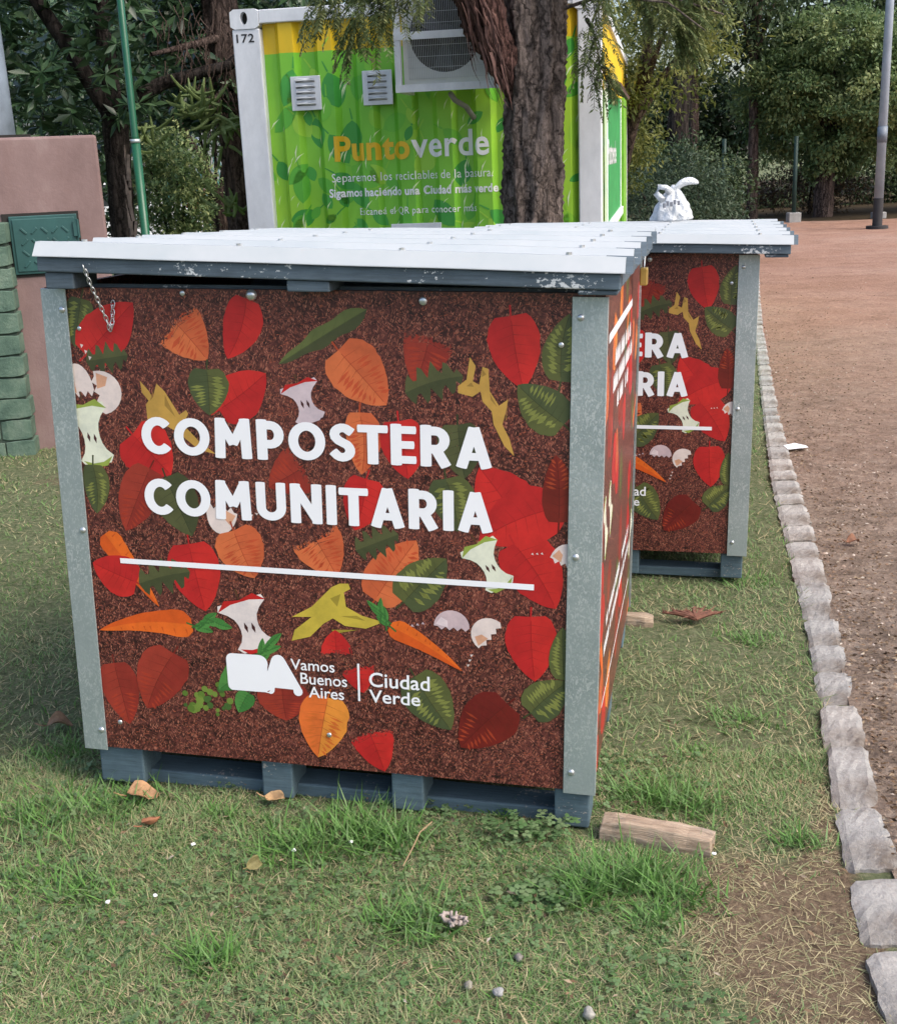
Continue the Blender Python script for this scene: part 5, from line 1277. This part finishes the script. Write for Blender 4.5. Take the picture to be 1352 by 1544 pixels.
# straw lying on bare ground
n = 8500; X, Y = scatter(n, .1, .98, 1.5, 2.7, g); k = (g.uniform(0, 1, n) < bare(X, Y)*.9+.08) & (X < kl(Y)+.03); X, Y = X[k], Y[k]; n = len(X)
parts.append(blades(X, Y, g.uniform(.01, .042, n), g.uniform(.001, .0034, n), g.uniform(1.6, 2.4, n), g.uniform(.68, .95, n), 8, 1.))
n = 5000; X, Y = scatter(n, -1.2, .7, 1.5, 2.6, g)
parts.append(blades(X, Y, g.uniform(.018, .04, n), g.uniform(.0012, .0026, n), np.full(n, 2.0), g.uniform(.8, 1, n), 9, 1.))
V, F, T = zip(*parts); off = np.cumsum([0]+[len(v) for v in V[:-1]])
M['grass'] = leafmat('grass_blade', [(0, (.05, .12, .02)), (.25, (.115, .25, .055)), (.45, (.17, .265, .11)), (.7, (.29, .31, .16)), (.8, (.38, .33, .18)), (1, (.52, .45, .28))], .6, .25, .25)
kind(fast('grass', np.concatenate(V), np.concatenate([f+o for f, o in zip(F, off)]), M['grass'], None, np.concatenate(T)), 'stuff')
# clover: little leaflets in threes
V = []; F = []; T = []
def clover(x, y, r, z):
    q0 = g.uniform(0, 6.28); k0 = len(V); tn = g.uniform(.1, .8); tx, ty = g.normal(0, .25, 2)
    for i in range(3):
        q = q0+i*2*PI/3; cx_, cy_ = x+math.cos(q)*r*.62, y+math.sin(q)*r*.62; k = len(V)
        for j in range(7):
            a = q+PI+j*2*PI/7; px_, py_ = r*.55*math.cos(a), r*.5*math.sin(a); V.append((cx_+px_, cy_+py_, z+tx*(cx_+px_-x)+ty*(cy_+py_-y)+(.12*r if j in (0,) else 0))); T.append(tn)
        for j in range(1, 6): F.append((k, k+j, k+j+1))
for i in range(3600):
    x, y = g.uniform(-1., .6), g.uniform(1.5, 2.75)
    if bare(x, y) < .35 and wav(x*1.5+2, y*1.4, 1.5) > -.3: clover(x, y, g.uniform(.0045, .0085), float(gz(x, y))+g.uniform(.006, .022))
for i in range(110): x, y = .13+g.normal(0, .055), 2.345+g.normal(0, .025); clover(x, y, g.uniform(.007, .0115), float(gz(x, y))+g.uniform(.015, .045))
for i in range(70): x, y = .16+g.normal(0, .05), 2.12+g.normal(0, .04); clover(x, y, g.uniform(.009, .014), float(gz(x, y))+g.uniform(.01, .03))
kind(fast('clover', V, F, leafmat('clover_leaf', [(0, (.055, .125, .035)), (.5, (.11, .18, .075)), (1, (.19, .24, .12))], .6, .25, .2), None, T), 'stuff')
# dry litter scraps on grass, kerb side and dirt
n = 9500; Y = np.concatenate([g.uniform(1.5, 3, 500), 1.6+g.exponential(3.2, n-500)]); X = np.concatenate([g.uniform(-1.1, .9, 500), kr(Y[500:])-.06+g.exponential(.45, n-500)])
k = ((X > kr(Y)) & (X < kr(Y)+2.2+.3*Y) & (Y < 16)) | (X < kl(Y)); k[500:] &= X[500:] > kl(Y[500:])-.08; X, Y = X[k], Y[k]; n = len(X)
P = np.stack([X, Y, gz(X, Y)+.014+.008*wav(X, Y, 2.)], 1); A = g.normal(0, 1, (n, 3)); A[:, 2] *= .12
V, F, T = leaves(P, .017, g.uniform(0, 1, n)**1.5, A*5, .4, .35, 0, .1, g)
kind(fast('leaf_litter', V, F, leafmat('dry_litter', [(0, (.05, .035, .022)), (.5, (.17, .105, .06)), (.85, (.32, .25, .17)), (1, (.5, .46, .4))], .8, .2, .1), None, T), 'stuff')
# gravel grains and soil crumbs on the dirt
n = 9000; Y = 1.6+g.exponential(3.5, n); X = kr(Y)+g.uniform(-.02, 2.6, n)*(1+.1*Y); V = []; F = []; T = []
for x, y in zip(X, Y):
    if y > 18: continue
    r = g.uniform(.003, .009); z = float(gz(x, y))+.008*float(wav(x, y, 2.))+.006; k = len(V)
    for dx, dy, dz in ((1, 0, 0), (0, 1, 0), (-1, 0, 0), (0, -1, 0), (0, 0, .8)): V.append((x+dx*r*g.uniform(.7, 1.3), y+dy*r*g.uniform(.7, 1.3), z+dz*r)); T.append(0)
    tn = g.uniform(0, 1); T[-5:] = [tn]*5
    F += [(k, k+1, k+4), (k+1, k+2, k+4), (k+2, k+3, k+4), (k+3, k, k+4)]
kind(fast('gravel', V, F, leafmat('grit', [(0, (.1, .07, .05)), (.6, (.25, .17, .12)), (1, (.48, .42, .37))], .9, .1, .0), None, T), 'stuff')

# ---------------------------------------------------------------- loose things on the ground
def m_wood():
    t = NT('weathered_timber', .85, 0, .2); v = t.co()
    c = t.ramp(t.noise(t.map(v, (3, 40, 40)), 3, 6, .7, .4), (.3, (.15, .11, .075)), (.5, (.33, .25, .18)), (.72, (.47, .38, .29)))
    k = t.ramp(t.noise(t.map(v, (6, 10, 10)), 2.5, 5, .8), (.5, 0), (.68, .8)); t.bump(t.noise(t.map(v, (3, 50, 50)), 3, 6, .7), .7, .006)
    return t.out(t.mix(k, c, (.2, .175, .15)))
M['timber'] = m_wood()
def plank(label, p, q, wd, ht, seed):
    r_ = random.Random(seed); p, q = Vector(p), Vector(q); L = (q-p).length; N = 9; vs = []; fs = []
    for i in range(N+1):
        x = L*i/N; j = lambda s=.003: r_.uniform(-s, s); e = .006 if i in (0, N) else 0
        for (y, z) in ((-wd/2, -.03), (-wd/2+.002, ht*.55), (-wd/2+.012, ht), (wd/2-.01, ht), (wd/2, ht*.7), (wd/2, -.03)): vs.append((x+j(.004 if i in (0, N) else .001), y+j(), z+j()*(z > 0)-e*(z > ht*.9)))
    n = 6
    for i in range(N): fs += [(i*n+a, i*n+(a+1) % n, (i+1)*n+(a+1) % n, (i+1)*n+a) for a in range(n)]
    fs += [tuple(range(n)), tuple(range(N*n, N*n+n))[::-1]]
    m = MB(); m.add(vs, fs); o = m.build('timber_plank', M['timber'], bevel=.003)
    o.location = p; o.rotation_euler = ((q-p).to_track_quat('X', 'Z')).to_euler(); return tag(o, label, 'plank')
plank('long weathered timber piece sticking out past the near bin right front corner', (.31, 2.362, .1), (.535, 2.275, .092), .065, .055, 1)
plank('short timber end poking out at the near bin rear right corner', (.42, 3.80, .04), (.665, 3.75, .035), .06, .04, 2)
def dry_leaf(label, x, y, L, rz, tilt, col, seed):
    r_ = random.Random(seed); n, k = 8, 4; vs = []; fs = []
    for i in range(n+1):
        t = i/n
        for j in range(-k, k+1):
            u = j/k; h = (math.sin(t*PI)**.7)*.36*L; vs.append((L*(t-.5), u*h*(1+.1*r_.uniform(-1, 1)), .02*L+.30*L*abs(u)**1.6*math.sin(t*PI)+.12*L*math.sin(t*5+seed)+r_.uniform(-.02, .02)*L))
    w_ = 2*k+1
    for i in range(n):
        for j in range(2*k): fs.append((i*w_+j, i*w_+j+1, (i+1)*w_+j+1, (i+1)*w_+j))
    m = MB(); m.add(vs, fs); m.tube([(-L*.5, 0, .0), (-L*.72, .02*L, .04*L), (-L*.9, .06*L, .12*L)], .0018, 5)
    o = m.build('dry_leaf', simple('dry_leaf_'+str(seed), col, .75, 0, .45, 25, .3, bscale=200), smooth=True); s_ = o.modifiers.new('thickness', 'SOLIDIFY'); s_.thickness = .0008
    o.location = (x, y, float(gz(x, y))+.022); o.rotation_euler = (tilt, R(8), rz); return tag(o, label, 'leaf', 'fallen leaves on the grass')
dry_leaf('large curled tan leaf on the grass close to the near bin left foot', -.74, 2.535, .075, .3, .3, (.36, .21, .11), 1)
dry_leaf('curled leaf, rusty red and cream, on the grass left of centre', -.69, 2.40, .05, .9, -.3, (.3, .13, .07), 2)
dry_leaf('half buried ochre leaf beside the second pallet block', -.43, 2.505, .05, -.2, .2, (.38, .24, .12), 3)
dry_leaf('thin upright pale green brown leaf between the two big grass tufts', -.44, 2.225, .04, 1.1, .9, (.17, .15, .06), 4)
dry_leaf('dry reddish leaf on the dirt far up the kerb', 1.62, 4.62, .06, .4, .3, (.2, .09, .05), 5)
dry_leaf('flat brown leaf on the grass at the left border', -1.06, 2.95, .07, .4, .2, (.24, .16, .1), 6)
def pebble(label, x, y, r, col, seed, cat='stone', name='pebble', sq=.75):
    bm = bmesh.new(); bmesh.ops.create_icosphere(bm, subdivisions=3, radius=r); r_ = random.Random(seed); ph = [r_.uniform(0, 6) for _ in range(6)]
    for v in bm.verts:
        c = v.co/r; v.co *= 1+.13*math.sin(c.x*3.3+ph[0])+.1*math.sin(c.y*4.1+ph[1]+c.z*2)+.06*math.sin(c.z*9+ph[2]+c.x*6); v.co.z *= sq
    me = bpy.data.meshes.new(name); bm.to_mesh(me); bm.free(); me.materials.append(simple(name+str(seed), col, .9, 0, .25, 60, .6, bscale=150)); me.polygons.foreach_set('use_smooth', [True]*len(me.polygons))
    o = bpy.data.objects.new(name, me); COL.objects.link(o); o.location = (x, y, float(gz(x, y))+r*.55+.008); return tag(o, label, cat)
pebble('small round beige stone at the lower edge, left of the whiter one', .0, 1.835, .0085, (.24, .22, .18), 1)
pebble('small grey white stone at the lower edge, right of the round beige one', .052, 1.815, .0095, (.27, .27, .265), 2)
pebble('pale stone at the very bottom of the photo below the two small ones', .205, 1.752, .012, (.29, .28, .25), 3)
pebble('dull grey stone in the grass above the two small stones', .095, 1.912, .009, (.18, .165, .15), 4)
fl = thing('paper_scrap', 'flat white paper scrap on the dirt beside the kerb', 'scrap', (1.87, 6.27, float(gz(1.87, 6.27))+.02))
m = MB(); m.add([(-.055, -.04, .0), (.05, -.045, .008), (.06, .03, .0), (.0, .04, .014), (-.06, .035, .004)], [(0, 1, 2, 3, 4)]); o = m.build('sheet', M['ink_white'], fl); o.modifiers.new('thickness', 'SOLIDIFY').thickness = .002
# crumpled dried tuft, twig, fallen conifer frond
m = MB(); rr = random.Random(6)
for k in range(14):
    p = Vector((rr.gauss(0, .008), rr.gauss(0, .006), .006+abs(rr.gauss(0, .006)))); pts = [p]
    for i in range(3): pts.append(pts[-1]+Vector((rr.gauss(0, .008), rr.gauss(0, .007), rr.gauss(.002, .004))))
    m.tube([tuple(q) for q in pts], [.0035, .005, .004, .002], 6, wob=.6, seed=k)
o = m.build('seed_pod', simple('pale_dry_pod', (.36, .3, .27), .9, 0, .3, 60, .5), smooth=True); o.location = (-.015, 2.01, float(gz(0, 2))+.012); tag(o, 'crumpled pale dry seed pod lying on the grass in the lower middle', 'seed pod')
m = MB(); m.tube([(0, 0, 0), (.02, .05, .012), (.035, .1, .018), (.06, .15, .012)], .0016, 6); o = m.build('twig', simple('tan_twig', (.27, .19, .11), .85)); o.location = (-.125, 2.2, float(gz(0, 2.2))+.03); tag(o, 'thin tan curved twig lying on the grass below the near bin', 'twig')
m = MB(); rr = random.Random(16)
for k in range(7):
    a = .5+k*.33; p = Vector((0, 0, .02)); d = Vector((math.cos(a)*1., math.sin(a)*.9, .25)); L = rr.uniform(.08, .17); pts = [p+d*L*t+Vector((0, 0, -.12*L*t*t*2)) for t in (0, .3, .6, 1)]
    m.tube([tuple(q) for q in pts], [.006, .008, .007, .003], 6)
    for i in range(26):
        q = pts[0].lerp(pts[-1], i/26)+Vector((0, 0, .004)); m.tube([tuple(q), tuple(q+Vector((rr.gauss(0, .012)+d.x*.012, rr.gauss(0, .012)+d.y*.012, rr.uniform(-.002, .01))))], [.003, .0006], 4)
o = m.build('dry_frond', simple('rust_brown_frond', (.17, .075, .05), .9, 0, .4, 30)); o.location = (.80, 3.72, float(gz(.8, 3.72))+.01); tag(o, 'dry rust brown conifer frond lying on the grass right of the near bin', 'frond')
# white crumpled things: tiny blossoms
for i, (x, y) in enumerate(((-.36, 2.28), (-.24, 2.31), (-.62, 2.12), (-.71, 2.10), (-.58, 2.31), (.53, 2.24))):
    bm = bmesh.new(); bmesh.ops.create_icosphere(bm, subdivisions=2, radius=.0045)
    for v in bm.verts: v.co *= random.uniform(.6, 1.35); v.co.z *= .6
    me = bpy.data.meshes.new('petal'); bm.to_mesh(me); bm.free(); me.materials.append(M['ink_white']); o = bpy.data.objects.new('petal', me); COL.objects.link(o); o.location = (x, y, float(gz(x, y))+.02)
    tag(o, 'tiny white scrap lying in the grass around the near bin front', 'scrap', 'tiny white scraps in the grass')
# plastic bag on the lids
bag = thing('plastic_bag', 'knotted white plastic carrier bag standing on the white lid behind', 'bag', (1.0, 5.28, 1.262))
def m_bag():
    t = NT('white_plastic_film', .3, 0, .5); v = t.co(); n = t.noise(v, 14, 5, .7, .8); t.bump(n, .8, .03); t.b.inputs['Transmission Weight'].default_value = .0
    k = t.ramp(t.noise(t.map(v, (1, 1, 1.8)), 16, 2), (.62, 0), (.66, 1)); return t.out(t.ramp(n, (.3, (.42, .45, .48)), (.6, (.62, .64, .66))))
mbag = m_bag(); bm = bmesh.new(); bmesh.ops.create_icosphere(bm, subdivisions=5, radius=1)
for v in bm.verts:
    c = v.co.copy(); q = math.atan2(c.y, c.x); t = (c.z+1)/2; rad = (1-t)**.42 if t > .5 else .75+.0*t
    f = 1+.04*math.sin(q*5+3*t)+.03*math.sin(q*11+c.z*5)+.02*math.sin(c.x*9+c.z*11)-.10*abs(math.sin(q*4+2.2*t+.6*math.sin(c.z*5)))**3-.06*abs(math.sin(q*7.5-3*t))**4; hz = math.hypot(c.x, c.y)+1e-6
    prof = (1-t**1.5)**.9*.98+.07; k = min(1, hz/.35) if t < .08 else 1
    v.co = Vector((c.x/hz*prof*.088*f*k+.012*t, c.y/hz*prof*.075*f*k, .15*t**.9*(1+.03*math.sin(q*5))))
me = bpy.data.meshes.new('bag_body'); bm.to_mesh(me); bm.free(); me.materials.append(mbag); me.polygons.foreach_set('use_smooth', [True]*len(me.polygons)); o = bpy.data.objects.new('bag_body', me); COL.objects.link(o); o.parent = bag
def ear(path, wd, seed):
    m = MB(); vs = []; fs = []; N = len(path); r_ = random.Random(seed)
    for i, p in enumerate(path):
        for j in range(10):
            q = 2*PI*j/10; w_ = wd[i]*(1+.25*r_.uniform(-1, 1)); vs.append((p[0]+w_*.45*math.cos(q)*.6, p[1]+w_*math.cos(q)*.5, p[2]+w_*math.sin(q)*.6))
    for i in range(N-1): fs += [(i*10+j, i*10+(j+1) % 10, (i+1)*10+(j+1) % 10, (i+1)*10+j) for j in range(10)]
    fs.append(tuple(range((N-1)*10, N*10))); m.add(vs, fs); return m.build('handle', mbag, bag, smooth=True, sub=1)
ear([(.0, 0, .11), (.018, -.01, .145), (.05, -.012, .163), (.088, -.012, .168), (.115, -.01, .155)], [.034, .03, .03, .028, .012], 1)
m = MB(); m.tube([(-.04, -.02, .09), (-.068, -.02, .12), (-.058, -.02, .145), (-.028, -.02, .142), (-.008, -.02, .12)], [.016, .012, .011, .012, .016], 8, wob=.3); m.build('handle', mbag, bag, smooth=True)
m = MB()
for k, (x, z) in enumerate(((-.05, .062), (-.036, .07), (-.02, .066), (-.006, .074), (.01, .07))): m.box(x, x+.009, -.088, -.074, z, z+.018)
m.build('print_mark', simple('grey_print', (.16, .17, .2), .5), bag)
